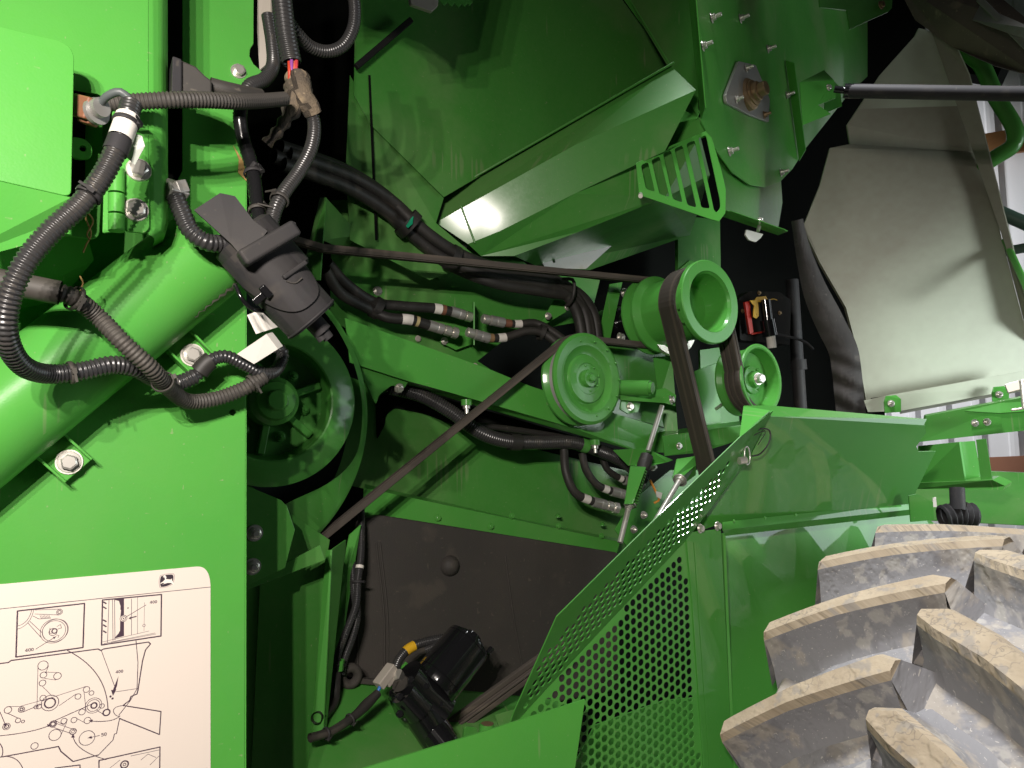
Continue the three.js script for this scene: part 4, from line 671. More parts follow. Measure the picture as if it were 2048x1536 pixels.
  fit(h4, Q(978, 677, -2.17), Q(935, 664, -2.17).sub(Q(978, 677, -2.17)), false);
  part(h4, 'clamp', sleeveOn(p4, 0.5, 0.54, 0.028), mRubber);

  // lower corrugated hose and three small ones
  const ch = thing('corrugated_hose', 'fat black corrugated hose slung beneath the long frame beam', 'hose');
  const pc = [[780, 775, -2.16], [840, 790, -2.14], [900, 822, -2.12], [955, 862, -2.10], [1010, 882, -2.10], [1080, 885, -2.11], [1150, 886, -2.12], [1210, 906, -2.12], [1250, 925, -2.10], [1290, 960, -2.1]];
  part(ch, 'conduit', conduit(pc, 0.023, 0.0075, 0.10), mConduit);
  part(ch, 'side_hose', hose([[950, 850, -2.14], [1020, 858, -2.15], [1100, 870, -2.16], [1180, 884, -2.16]], 0.010), mRubber);
  part(ch, 'strap', sleeveOn(pc, 0.42, 0.46, 0.027), mRubber); part(ch, 'strap', sleeveOn(pc, 0.705, 0.735, 0.026), mGreen);
  const low = [['lowest small hose curving into a steel coupling beside the spring rod', [[1128, 900, -2.12], [1132, 945, -2.10], [1150, 985, -2.09], [1185, 1003, -2.09]], [1185, 1003], [1245, 1020], 0.0145], ['middle small hose curving into a steel coupling beside the spring rod', [[1164, 905, -2.14], [1172, 940, -2.14], [1195, 970, -2.14], [1222, 982, -2.14]], [1222, 982], [1260, 992], 0.0135], ['topmost small hose curving into a steel coupling beside the spring rod', [[1205, 915, -2.16], [1212, 935, -2.16], [1228, 950, -2.16], [1248, 960, -2.16]], [1248, 960], [1280, 968], 0.012]];
  low.forEach(([lab, p, a, b, r], i) => { const t = thing('hydraulic_hose', lab, 'hose'); part(t, 'hose', hose(p, r), mRubber); part(t, 'tag', sleeveOn(p, 0.80, 0.93, r * 1.05), mWhite); const za = p[3][2]; fit(t, Q(...a, za), Q(...b, za + 0.01).sub(Q(...a, za)), i === 0); });
  const ow = thing('orange_wire', 'short orange wire showing between the tension rods', 'wire');
  part(ow, 'wire', hose([[1300, 960, -2.05], [1310, 980, -2.04], [1318, 1000, -2.04], [1308, 1006, -2.05]], 0.004, 8), std([0.7, 0.28, 0.02], 0.5));
  part(ow, 'tag', sheet([[1312, 982, -2.03], [1325, 986, -2.03], [1322, 998, -2.03], [1314, 994, -2.03]], 0.002), mWhite);
}

// ------------------------------------------------------------------ wiring harnesses, left
{
  // curved conduit looping round the left side
  const A = [[262, 208, -1.10], [256, 232, -1.09], [246, 262, -1.085], [228, 308, -1.08], [205, 352, -1.08], [165, 405, -1.075], [100, 465, -1.07], [48, 530, -1.07], [18, 600, -1.08], [12, 668, -1.10], [42, 728, -1.15], [100, 748, -1.21], [165, 742, -1.225], [225, 730, -1.235], [268, 736, -1.25], [310, 758, -1.295], [352, 768, -1.325], [392, 752, -1.33], [420, 722, -1.325], [450, 713, -1.325], [490, 730, -1.33], [530, 748, -1.34], [556, 735, -1.37], [565, 705, -1.38], [545, 690, -1.38]];
  const h = thing('wiring_harness', 'long ribbed black conduit looping round the far left and back under the round tube', 'wiring harness');
  const head = A.slice(0, 18), tail = A.slice(17);
  part(h, 'conduit', conduit(head, 0.0140), mConduit);
  part(h, 'conduit', conduit(tail, 0.0115), mConduit);
  part(h, 'thin_lead', hose([[196, 214, -1.13], [215, 192, -1.11], [240, 184, -1.10], [256, 196, -1.10], [262, 212, -1.10]], 0.0055, 10), std([0.10, 0.115, 0.115], 0.45));
  part(h, 'label_sleeve', sleeveOn(A, 0.026, 0.062, 0.0152), mWhite, 'white paper sleeve near the top end');
  part(h, 'label_flag', sheet([[268, 266, -1.09], [284, 272, -1.085], [290, 292, -1.085], [270, 330, -1.09], [250, 312, -1.095]], 0.0006), std([0.48, 0.52, 0.46], 0.4, 0, { transmission: 0.4 }), 'grey folded label flag');
  part(h, 'smooth_sleeve', sleeveOn(A, 0.064, 0.085, 0.0152), mPlastic);
  part(h, 'plug', [bar(Q(158, 214, -1.16), Q(190, 222, -1.13), 0.026, 0.03), bar(Q(166, 232, -1.155), Q(190, 238, -1.14), 0.018, 0.02)], std([0.26, 0.11, 0.06], 0.55), 'brown sensor plug');
  part(h, 'plug_seal', [rod(Q(186, 220, -1.135), Q(204, 214, -1.12), 0.013), rod(Q(190, 224, -1.135), Q(196, 222, -1.13), 0.018)], mDullSteel);
  part(h, 'sleeve', sleeveOn(tail, 0.035, 0.15, 0.0155), mRubber);
  part(h, 'cable_tie', tieOn(A, 0.155, 0.0148, V3(0.5, 0.8, 0.6)), mPlastic); part(h, 'cable_tie', tieOn(A, 0.036, 0.0155, V3(1, -0.2, 0.6)), mPlastic);
  part(h, 'cable_tie', tieOn(A, 0.53, 0.0148, V3(0, 0, 1)), mConduitDusty);
  part(h, 'label', [sheet([[474, 708, -1.30], [533, 668, -1.285], [556, 698, -1.29], [508, 728, -1.30]], 0.0008), sheet([[533, 668, -1.285], [545, 664, -1.30], [566, 692, -1.305], [556, 698, -1.29]], 0.0008)], mWhite, 'white paper label on the cable loop');
  // dusty conduit running across the tube
  const B = [[-60, 545, -1.20], [0, 562, -1.19], [90, 580, -1.18], [140, 592, -1.18], [190, 628, -1.205], [245, 684, -1.20], [300, 735, -1.215], [340, 778, -1.275], [378, 803, -1.32], [430, 798, -1.335], [490, 776, -1.335], [530, 752, -1.335]];
  const h2 = thing('wiring_harness', 'dusty grey ribbed conduit slanting down across the round tube to a sharp bend', 'wiring harness');
  part(h2, 'conduit', conduit(B.slice(2), 0.0132), mConduitDusty);
  part(h2, 'smooth_sleeve', [sleeveOn(B, 0, 0.20, 0.0165)], mConduitDusty);
  part(h2, 'cable_tie', tieOn(B, 0.235, 0.0165, V3(0, 0, 1)), mConduitDusty); part(h2, 'cable_tie', tieOn(B, 0.585, 0.0158, V3(0, 0.5, 1)), mConduitDusty); part(h2, 'cable_tie', tieOn(B, 0.955, 0.0155, V3(0, -0.3, 1)), mConduitDusty);
  // level conduit at the top with the grey plug
  const C = [[216, 207, -1.16], [280, 203, -1.155], [340, 200, -1.15], [410, 200, -1.16], [470, 203, -1.18], [520, 202, -1.22], [570, 198, -1.26]];
  const h3 = thing('wiring_harness', 'level dusty conduit crossing from the cover panel to the taped junction', 'wiring harness');
  part(h3, 'conduit', conduit(C, 0.0122, 0.0055), mConduitDusty);
  const h4 = thing('plug_connector', 'dark grey flared plug connector resting above the level conduit', 'connector');
  part(h4, 'body', plate([[346, 112], [365, 121], [392, 132], [412, 152], [424, 160], [424, 188], [345, 184]], -1.20, 0.045, { rad: 0.004, bevel: 0.003 }), mConduitDusty);
  part(h4, 'collar', plate([[345, 111], [364, 118], [364, 186], [343, 183]], -1.193, 0.055, { rad: 0.003, bevel: 0.002 }), mPlastic);
  part(h4, 'boot', hose([[420, 172, -1.225], [460, 182, -1.225], [520, 194, -1.25]], 0.0135), mConduitDusty);
  // hanging branches at the top centre
  const E1 = [[556, -60, -1.33], [566, 20, -1.32], [572, 70, -1.315], [583, 126, -1.31]];
  const h5 = thing('wiring_harness', 'thick ribbed conduit hanging from the top with red and violet wires bare below it', 'wiring harness');
  part(h5, 'conduit', conduit(E1, 0.0185, 0.0075, 0.12), mConduit);
  const wc = [[0.62, 0.06, 0.03], [0.32, 0.08, 0.36], [0.68, 0.16, 0.09], [0.55, 0.05, 0.06]];
  wc.forEach((c, i) => part(h5, 'wire', hose([[578 + i * 5, 118, -1.31 + (i % 2) * 0.008], [579 + i * 4.4, 140, -1.30], [579 + i * 4, 172, -1.31]], 0.0032, 8), std(c, 0.45)));
  const TP = [[594, 150, -1.315], [596, 180, -1.31], [586, 212, -1.31], [570, 242, -1.315], [552, 268, -1.32], [533, 288, -1.33]];
  const tc = curve(TP); part(h5, 'tape_wrap', sweep(tc, (t) => (0.012 + 0.014 * Math.sin(Math.min(1, t * 1.35 + 0.18) * 3.0)) * (1 - 0.35 * t) + 0.002 * Math.sin(t * 40), 60, 18), mTape, 'dirty cloth tape round the junction');
  part(h5, 'tape_wrap', sweep(curve([[596, 168, -1.305], [604, 194, -1.30], [620, 214, -1.305], [626, 228, -1.31]]), (t) => 0.024 - 0.008 * t, 20, 16), mTape);
  const h6 = thing('wiring_harness', 'ribbed conduit branching right of the tape and curving down into the black cap', 'wiring harness');
  const F = [[618, 214, -1.31], [628, 245, -1.31], [624, 290, -1.30], [600, 340, -1.285], [566, 388, -1.26], [550, 420, -1.245], [540, 462, -1.24]];
  part(h6, 'conduit', conduit(F, 0.0122, 0.0056), mConduit);
  const G = [[536, 30, -1.36], [545, 90, -1.355], [546, 130, -1.345], [530, 158, -1.325], [500, 172, -1.305], [484, 200, -1.295], [480, 238, -1.295], [487, 280, -1.30], [500, 320, -1.295], [509, 365, -1.28], [514, 410, -1.265], [520, 455, -1.25]];
  const h7 = thing('wiring_harness', 'wavy glossy black conduit hanging along the edge of the side panel', 'wiring harness');
  part(h7, 'conduit', conduit(G.slice(0, 6), 0.0125, 0.0055), mConduit);
  const g2 = G.slice(5), cg = curve(g2);
  part(h7, 'glossy_wrap', sweep(cg, (t) => 0.0115 + 0.0009 * Math.sin(t * 300) * Math.sin(t * 61 + 1), 260, 12), mConduitShiny, 'shiny black wrapped length');
  part(h7, 'cable_tie', tieOn(g2, 0.55, 0.014, V3(1, 0.2, 0.8)), mPlastic); part(h7, 'cable_tie', tieOn(g2, 0.86, 0.014, V3(1, 0.1, 0.8)), mConduitDusty);
  part(h6, 'cable_tie', tieOn(F, 0.78, 0.0148, V3(-1, 0.3, 0.9)), mConduitDusty);
  part(h6, 'tie_bridge', bar(Q(516, 408, -1.25), Q(548, 416, -1.235), 0.008, 0.003), mConduitDusty);
  const h8 = thing('wiring_harness', 'ribbed black conduit hanging in a U at the top centre', 'wiring harness');
  part(h8, 'conduit', conduit([[700, -50, -1.40], [710, 20, -1.40], [705, 60, -1.40], [685, 92, -1.40], [655, 103, -1.40], [622, 94, -1.39], [595, 68, -1.37], [575, 40, -1.36]], 0.0125, 0.0055), mConduit);
  const h9 = thing('wiring_harness', 'short ribbed conduit curving from a dusty plug into the left of the black cap', 'wiring harness');
  const K = [[350, 392, -1.22], [364, 425, -1.215], [382, 462, -1.21], [412, 484, -1.21], [450, 488, -1.22], [478, 492, -1.23]];
  part(h9, 'conduit', conduit(K, 0.0142, 0.0068), mConduit);
  part(h9, 'plug', [bar(Q(344, 372, -1.235), Q(356, 396, -1.22), 0.030, 0.026), bar(Q(352, 376, -1.215), Q(374, 372, -1.22), 0.012, 0.02), rod(Q(330, 386, -1.24), Q(346, 380, -1.235), 0.013)], mDullSteel);
  // dusty bracket behind the bundle
  part(combine, 'harness_bracket', sheet([[516, -60, -1.40], [540, -60, -1.39], [545, 60, -1.39], [542, 120, -1.40], [519, 140, -1.41], [514, 60, -1.41]], 0.004), mConnector);
  part(combine, 'panel_dirt', sheet([[466, 290, ZP + 0.003], [480, 312, ZP + 0.003], [493, 330, ZP + 0.003], [493, 362, ZP + 0.003], [476, 345, ZP + 0.003], [478, 318, ZP + 0.003]], 0.002), mStraw);
  part(h7, 'clip', bar(Q(508, 330, -1.285), Q(514, 336, -1.28), 0.018, 0.014), mPlastic);
}
// ------------------------------------------------------------------ black capped motor at the left
{
  const m = thing('capped_motor', 'black capped cylinder with a folded cover strap, hanging beside the end of the round tube', 'motor');
  const z = -1.225, a = Q(502, 506, z), b = Q(626, 642, z), d = b.clone().sub(a).normalize(), n2 = V3(d.y, -d.x, 0);
  const L = b.distanceTo(a);
  part(m, 'can', orient(lathe([[0, 0.03], [0.047, 0.03], [0.0475, 0.05], [0.0475, L - 0.006], [0.0455, L - 0.001], [0.040, L], [0, L]], 64), a, d), mPlastic);
  part(m, 'upper_body', orient(lathe([[0, -0.035], [0.046, -0.035], [0.055, -0.028], [0.055, 0.062], [0.050, 0.068], [0, 0.068]], 56), a.clone().addScaledVector(n2, -0.012).add(V3(0, 0, -0.01)), d), mPlastic);
  // flap wrapped round the front of the can, with a rounded tongue
  const pos = [], NT = 28, NS = 10, th = 0.004, fp = (r, t, k) => { const s1 = 0.118 - 0.085 * Math.pow(Math.abs(t) / 1.35, 2.6), s = -0.012 + (s1 + 0.012) * k; const p = a.clone().addScaledVector(d, s).add(V3(0, 0, r * Math.cos(t))).addScaledVector(n2, r * Math.sin(t)); return [p.x, p.y, p.z]; };
  for (let i = 0; i < NT; i++) for (let k = 0; k < NS; k++) { const t0 = -1.35 + 2.7 * i / NT, t1 = -1.35 + 2.7 * (i + 1) / NT, q = [fp(0.0525, t0, k / NS), fp(0.0525, t1, k / NS), fp(0.0525, t1, (k + 1) / NS), fp(0.0525, t0, (k + 1) / NS)]; pos.push(...q[0], ...q[1], ...q[2], ...q[0], ...q[2], ...q[3]); if (k === NS - 1) { const w = [fp(0.0475, t0, 1), fp(0.0475, t1, 1)]; pos.push(...q[3], ...q[2], ...w[1], ...q[3], ...w[1], ...w[0]); } }
  const fg = new THREE.BufferGeometry(); fg.setAttribute('position', new THREE.Float32BufferAttribute(pos, 3)); fg.computeVertexNormals();
  const cap = part(m, 'cap_flap', toCreasedNormals(fg, 0.7), mPlastic);
  part(m, 'cover_strap', [sheet([[388, 420, -1.205], [440, 386, -1.195], [470, 392, -1.19], [508, 442, -1.175], [462, 487, -1.18]], 0.004), sheet([[462, 487, -1.18], [508, 442, -1.175], [535, 462, -1.165], [490, 520, -1.17]], 0.004)], mPlastic, 'dusty grey folded strap over the cap');
  part(cap, 'ridge', bar(Q(482, 520, -1.163), Q(592, 456, -1.163), 0.026, 0.026, V3(0, 0, 1), 0.006), mPlastic);
  part(cap, 'ridge', bar(Q(566, 556, -1.171), Q(612, 524, -1.178), 0.008, 0.010, V3(0, 0, 1), 0.003), mPlastic);
  part(cap, 'moulded_mark', hose([[572, 562, -1.1715], [590, 566, -1.1715], [604, 556, -1.172]], 0.0014, 6), mConduitDusty);
  part(cap, 'rim_lip', hose([[482, 505, -1.170], [540, 474, -1.160], [590, 447, -1.164]], 0.003, 8), mPlastic);
  part(m, 'end_rim', orient(new THREE.TorusGeometry(0.0468, 0.0022, 8, 48), b.clone().addScaledVector(d, -0.005), d), mPlastic);
  part(m, 'cable_tie', [bar(Q(508, 606, -1.195), Q(548, 572, -1.185), 0.011, 0.004, V3(0, 0, 1)), bar(Q(526, 588, -1.188), Q(538, 578, -1.184), 0.022, 0.014, V3(0, 0, 1))], mBlackGloss);
  part(m, 'end_stub', [rod(Q(622, 638, z), Q(646, 664, z), 0.016), rod(Q(640, 656, z), Q(658, 677, z), 0.011, 0.009), rod(Q(634, 664, z), Q(646, 680, z), 0.008)], mPlastic);
  part(m, 'mount_clip', bar(Q(462, 528, -1.27), Q(492, 556, -1.26), 0.028, 0.004, V3(0.5, 0.5, 1)), mZinc, 'silver mounting clip');
  part(m, 'guide_wire', hose([[470, 570, -1.22], [484, 598, -1.215], [504, 618, -1.22], [526, 622, -1.23]], 0.0035, 8), mBlackGloss);
  const l = thing('paper_label', 'small blank white label sticking out from behind the black capped motor', 'label');
  part(l, 'paper', [sheet([[494, 630, -1.33], [520, 620, -1.325], [556, 654, -1.32], [512, 668, -1.325]], 0.0008)], mWhite);
}
// ------------------------------------------------------------------ black tank, actuator and its wiring, bottom centre
{
  const zt = -2.12, t = thing('plastic_tank', 'matt black moulded tank with a round dome, behind the black actuator', 'tank');
  part(t, 'tank_wall', plate([[722, 1040], [760, 1030], [1240, 1106], [1240, 1380], [1040, 1420], [780, 1372], [690, 1352], [700, 1200]], zt, 0.05, { rad: 0.02, bevel: 0.006 }), mTank);
  part(t, 'dome', orient(new THREE.SphereGeometry(0.032, 32, 16), Q(898, 1131, zt - 0.006), V3(0, 0, 1)), mTank);
  for (const p of [[[752, 1085], [768, 1230], [769, 1340]], [[760, 1085], [775, 1230], [776, 1340]], [[716, 1240], [714, 1345], [713, 1350]], [[1010, 1110], [1028, 1240], [1046, 1340]]]) part(t, 'rib', hose(p.map(([x, y]) => [x, y, zt + 0.001]), 0.003, 8), mTank);
  part(t, 'foot_lug', [orient(new THREE.TorusGeometry(0.022, 0.013, 10, 20), Q(700, 1352, -2.04), V3(0, 0, 1)), bar(Q(712, 1360, -2.05), Q(775, 1366, -2.05), 0.02, 0.015)], mTank);
}
{
  const a = thing('actuator_motor', 'glossy black electric actuator with a round can above and a leg cylinder below', 'motor');
  const z = -1.86, p = Q(866, 1372, z), q = Q(938, 1284, z - 0.02), d = q.clone().sub(p).normalize(), L = p.distanceTo(q);
  part(a, 'motor_can', orient(lathe([[0, -0.004], [0.064, -0.004], [0.066, 0], [0.066, 0.022], [0.0645, 0.023], [0.066, 0.024], [0.066, L - 0.012], [0.0645, L - 0.011], [0.066, L - 0.010], [0.064, L], [0.045, L + 0.002], [0.042, L + 0.012], [0.024, L + 0.013], [0.022, L + 0.024], [0, L + 0.025]], 64), p, d), mBlackGloss);
  part(a, 'end_nub', rod(q.clone().addScaledVector(d, -0.006).add(V3(0.06, -0.035, 0)), q.clone().addScaledVector(d, 0.014).add(V3(0.06, -0.035, 0)), 0.008), mBlackGloss);
  const g0 = Q(800, 1400, z), g1 = Q(868, 1352, z);
  part(a, 'gearbox', [bar(Q(790, 1420, z), Q(862, 1372, z), 0.085, 0.075, V3(0, 0, 1), 0.02), rod(Q(812, 1352, z + 0.01), Q(884, 1420, z + 0.01), 0.046), rod(Q(806, 1382, z + 0.03), Q(840, 1420, z + 0.03), 0.036, 0.04)], mBlackGloss);
  for (const [x, y] of [[822, 1360], [800, 1394], [852, 1372], [882, 1408], [800, 1428]]) part(a, 'screw', bolt(Q(x, y, z + 0.05), 0.007, { dir: V3(-0.3, 0.3, 1) }), mBlackGloss);
  const s0 = Q(826, 1402, z + 0.01), s1 = Q(898, 1510, z + 0.03);
  part(a, 'leg_cylinder', orient(lathe([[0.052, 0], [0.045, 0.02], [0.0445, s0.distanceTo(s1) - 0.05], [0.036, s0.distanceTo(s1) - 0.045], [0.036, s0.distanceTo(s1) + 0.05], [0, s0.distanceTo(s1) + 0.05]], 48), s0, s1.clone().sub(s0)), mBlackGloss);
  part(a, 'leg_collar', orient(lathe([[0.030, 0], [0.036, 0.004], [0.036, 0.05], [0.03, 0.06]], 36), Q(868, 1462, z + 0.035), V3(0.35, -0.6, 0.6)), mBlackGloss);
  part(combine, 'actuator_bracket', sheet([[790, 1350, -1.93], [812, 1324, -1.92], [828, 1336, -1.93], [822, 1352, -1.93], [800, 1370, -1.93]], 0.004), mGreen);
  part(a, 'mount_bolt', rod(Q(788, 1354, -1.90), Q(800, 1348, -1.88), 0.013), mZinc);
  const w = thing('wiring_harness', 'actuator lead with a yellow band and white plug arching over to the black can', 'wiring harness');
  const A = [[790, 1340, -1.92], [800, 1316, -1.94], [820, 1296, -1.95], [850, 1284, -1.95], [890, 1276, -1.93], [920, 1274, -1.90]];
  part(w, 'conduit', conduit(A, 0.0125, 0.0058), mConduit);
  part(w, 'colour_band', sleeveOn(A, 0.27, 0.41, 0.0138), mYellow, 'yellow band');
  part(w, 'conduit', conduit([[850, 1300, -1.95], [885, 1288, -1.93], [915, 1284, -1.90]], 0.0125, 0.0058), mConduit);
  part(w, 'plug', [bar(Q(756, 1372, -1.885), Q(786, 1332, -1.90), 0.030, 0.024), bar(Q(772, 1368, -1.885), Q(792, 1340, -1.90), 0.016, 0.026)], mConnector, 'off white plug');
  part(w, 'wire', [hose([[762, 1368, -1.885], [758, 1378, -1.88], [754, 1386, -1.88]], 0.0045, 8)], std([0.03, 0.16, 0.5], 0.4), 'blue wire');
  const Bp = [[756, 1386, -1.88], [740, 1402, -1.87], [716, 1426, -1.85], [690, 1446, -1.83], [660, 1464, -1.81], [620, 1476, -1.79]];
  part(w, 'taped_lead', sweep(curve(Bp), (t) => 0.0105 + 0.003 * Math.exp(-Math.pow((t - 0.2) * 8, 2)), 40, 12), mRubber);
  part(w, 'cable_tie', tieOn(Bp, 0.46, 0.013, V3(0.5, -0.8, 0.8)), mPlastic); part(w, 'cable_tie', tieOn(Bp, 0.8, 0.013, V3(0.5, -0.8, 0.8)), mPlastic);
  const u = thing('wiring_harness', 'pair of ribbed cables running down beside the tank through a green clip', 'wiring harness');
  const C = [[722, 1010, -2.10], [723, 1060, -2.07], [722, 1110, -2.05], [716, 1160, -2.03], [712, 1210, -2.02], [690, 1270, -2.01], [676, 1310, -2.005], [672, 1345, -1.995], [668, 1400, -1.97], [655, 1422, -1.93], [632, 1436, -1.86]];
  part(u, 'conduit', conduit(C.slice(0, 8), 0.0105, 0.0055), mConduit); part(u, 'taped_lead', hose(C.slice(7), 0.0135), mRubber);
  part(u, 'conduit', conduit([[704, 1120, -2.06], [708, 1180, -2.04], [714, 1230, -2.03], [706, 1270, -2.03], [688, 1320, -2.02], [682, 1350, -2.01]], 0.0115, 0.0055), mConduit);
  part(u, 'cable_tie', tieOn(C, 0.33, 0.015, V3(1, -0.2, 0.8)), mPlastic); part(u, 'cable_tie', tieOn(C, 0.66, 0.018, V3(1, -0.2, 0.8)), mPlastic);
  part(u, 'tag', sleeveOn(C, 0.262, 0.275, 0.0112), mWhite);
}
// ------------------------------------------------------------------ switch box in the dark behind the double pulley
{
  const s = thing('isolator_switch', 'black switch box with red bar and yellow tab beside the double pulley', 'switch');
  const z = -2.22;
  part(s, 'housing', plate([[1478, 596], [1500, 582], [1560, 584], [1582, 600], [1580, 690], [1480, 680]], z, 0.05, { rad: 0.012 }), mBlackMatt);
  part(s, 'red_bar', [sheet([[1490, 604, z + 0.03], [1499, 602, z + 0.03], [1507, 664, z + 0.03], [1500, 668, z + 0.03]], 0.01), bar(Q(1502, 668, z + 0.02), Q(1527, 664, z + 0.02), 0.008, 0.008)], mRed, 'red bar');
  part(s, 'key_tab', [plate([[1510, 600], [1514, 594], [1532, 592], [1536, 600], [1534, 604], [1516, 604], [1518, 618], [1518, 632], [1513, 637], [1507, 634], [1507, 622], [1509, 612], [1500, 601]], z + 0.045, 0.004, { holes: [circlePath(1513, 628, z + 0.045, 0.0035)] })], mYellow, 'yellow key tab');
  part(s, 'yellow_wire', hose([[1537, 601, z + 0.04], [1546, 598, z + 0.04], [1554, 600, z + 0.04]], 0.002, 6), mYellow);
  part(s, 'cylinder', [rod(Q(1530, 600, z + 0.05), Q(1538, 664, z + 0.05), 0.022), rod(Q(1534, 640, z + 0.05), Q(1540, 672, z + 0.05), 0.03)], mBlackGloss);
  part(s, 'tag', rod(Q(1541, 672, z + 0.05), Q(1544, 696, z + 0.05), 0.019), mWhite, 'white sleeve');
  for (const [x, y] of [[1518, 586], [1485, 622], [1559, 626]]) part(s, 'screw', bolt(Q(x, y, z + 0.002), 0.007), mBronze);
  part(s, 'hanging_lead', hose([[1550, 668, z + 0.05], [1580, 674, z + 0.06], [1610, 684, z + 0.07], [1626, 698, z + 0.07]], 0.006), mPlastic);
  const pz = thing('black_pipe', 'upright black pipe standing in the dark right of the switch box', 'pipe');
  part(pz, 'pipe', [rod(Q(1584, 560, -2.5), Q(1602, 830, -2.5), 0.03), rod(Q(1596, 720, -2.5), Q(1598, 740, -2.5), 0.038)], mPlastic);
}

// ------------------------------------------------------------------ right: perforated guard and side shields
{
  const zg = -1.50, g = thing('perforated_guard', 'green metal guard punched full of round holes, left of the tyre', 'guard');
  // flat field with punched holes
  const out = [[1372, 1078], [1384, 1200], [1398, 1400], [1410, 1620], [1010, 1620], [1010, 1470], [1060, 1410], [1150, 1312]];
  const P = out.map(([x, y]) => { const q = Q(x, y, zg); return new THREE.Vector2(q.x, q.y); });
  const s = new THREE.Shape(P), inside = (p, poly, m) => { let ok = false; for (let i = 0, j = poly.length - 1; i < poly.length; j = i++) { const a = poly[i], b = poly[j]; if ((a.y > p.y) !== (b.y > p.y) && p.x < (b.x - a.x) * (p.y - a.y) / (b.y - a.y) + a.x) ok = !ok; const e = b.clone().sub(a), t = Math.max(0, Math.min(1, p.clone().sub(a).dot(e) / e.lengthSq())); if (p.distanceTo(a.clone().addScaledVector(e, t)) < m) return false; } return ok; };
  const pitch = 0.0225, rh = 0.0088; let x0 = 1e9, x1 = -1e9, y0 = 1e9, y1 = -1e9; for (const p of P) { x0 = Math.min(x0, p.x); x1 = Math.max(x1, p.x); y0 = Math.min(y0, p.y); y1 = Math.max(y1, p.y); }
  let row = 0; for (let y = y0; y < y1; y += pitch * 0.5) { row++; for (let x = x0 + (row % 2) * pitch * 0.866; x < x1; x += pitch * 1.732) { const c = new THREE.Vector2(x, y); if (!inside(c, P, rh + 0.004)) continue; const v = []; for (let i = 0; i < 14; i++) v.push(new THREE.Vector2(x + rh * Math.cos(-i / 14 * 6.2832), y + rh * Math.sin(-i / 14 * 6.2832))); s.holes.push(new THREE.Path(v)); } }
  const eg = new THREE.ExtrudeGeometry(s, { depth: 0.0025, bevelEnabled: false }); eg.translate(0, 0, zg - 0.0025);
  part(g, 'perforated_sheet', eg, mGreen);
  // bevel going back to the upper edge, punched as well
  const z2 = -1.385, lowL = V3(...Q(1010, 1470, zg).toArray()), lowR = Q(1372, 1078, zg), upL = Q(1112, 1232, z2), topL = Q(1486, 868, z2), topR = Q(1545, 822, zg - 0.05);
  const bend0 = Q(1060, 1410, zg), e1 = lowR.clone().sub(bend0).normalize(), mid = Q(1290, 1050, z2);
  const nn = e1.clone().cross(mid.clone().sub(bend0)).normalize(); const up = nn.clone().cross(e1).normalize(); if (up.dot(mid.clone().sub(bend0)) < 0) up.negate();
  const H = mid.clone().sub(bend0).dot(up);
  const toP = (v) => { const w = v.clone().sub(bend0); return new THREE.Vector2(w.dot(e1), w.dot(up)); };
  const hitB = (x, y) => toP(onPlane(x, y, bend0, nn));
  const field = [hitB(1010, 1470), hitB(1060, 1410), hitB(1150, 1312), hitB(1372, 1078), hitB(1440, 990), hitB(1492, 922), hitB(1545, 820), hitB(1480, 872), hitB(1300, 1046), hitB(1112, 1232), hitB(1028, 1420)];
  const holeZone = [hitB(1030, 1450), hitB(1150, 1300), hitB(1368, 1072), hitB(1428, 985), hitB(1472, 905), hitB(1448, 930), hitB(1290, 1085), hitB(1180, 1198), hitB(1085, 1310)];
  const sh = new THREE.Shape(field); let bx0 = 9, bx1 = -9, by0 = 9, by1 = -9; for (const p of holeZone) { bx0 = Math.min(bx0, p.x); bx1 = Math.max(bx1, p.x); by0 = Math.min(by0, p.y); by1 = Math.max(by1, p.y); }
  row = 0; for (let y = by0; y < by1; y += pitch * 0.5) { row++; for (let x = bx0 + (row % 2) * pitch * 0.866; x < bx1; x += pitch * 1.732) { const c = new THREE.Vector2(x, y); if (!inside(c, holeZone, 0.002) || !inside(c, field, rh + 0.003)) continue; const v = []; for (let i = 0; i < 10; i++) v.push(new THREE.Vector2(x + rh * 0.95 * Math.cos(-i / 10 * 6.2832), y + rh * 0.95 * Math.sin(-i / 10 * 6.2832))); sh.holes.push(new THREE.Path(v)); } }
  const bg = new THREE.ExtrudeGeometry(sh, { depth: 0.0025, bevelEnabled: false }); const face = e1.clone().cross(up); const flip = face.dot(EYE.clone().sub(bend0)) < 0;
  bg.applyMatrix4(new THREE.Matrix4().makeBasis(e1, up, face)); bg.translate(bend0.x, bend0.y, bend0.z);
  if (flip) { bg.translate(0, 0, 0); }
  part(g, 'perforated_bevel', bg, mGloss, 'bevelled upper strip of perforated sheet');
  part(combine, 'inner_shield', plate([[1190, 1450], [1330, 1400], [1450, 1390], [1450, 1620], [1100, 1620]], zg - 0.22, 0.004), mGreenDirtyShaded);
  // solid side strip with bolts
  const strip = part(combine, 'shield_strip', [plate([[1366, 1066], [1442, 1058], [1470, 1620], [1414, 1620], [1398, 1400], [1384, 1200], [1373, 1082]], zg + 0.004, 0.004), sheet([[1388, 1085, zg + 0.0055], [1392, 1085, zg + 0.0055], [1430, 1620, zg + 0.0055], [1424, 1620, zg + 0.0055]], 0.001)], mGloss);
  nutOn(strip, [[1400, 1057], [1434, 1052]], zg + 0.005, 0.0095, { dir: V3(0.3, 0, 1) });
  // shields to the right
  const pU = Q(1600, 1022, zg - 0.002), nU = V3(-0.05, -0.30, 0.95).normalize(), U = (x, y) => onPlane(x, y, pU, nU);
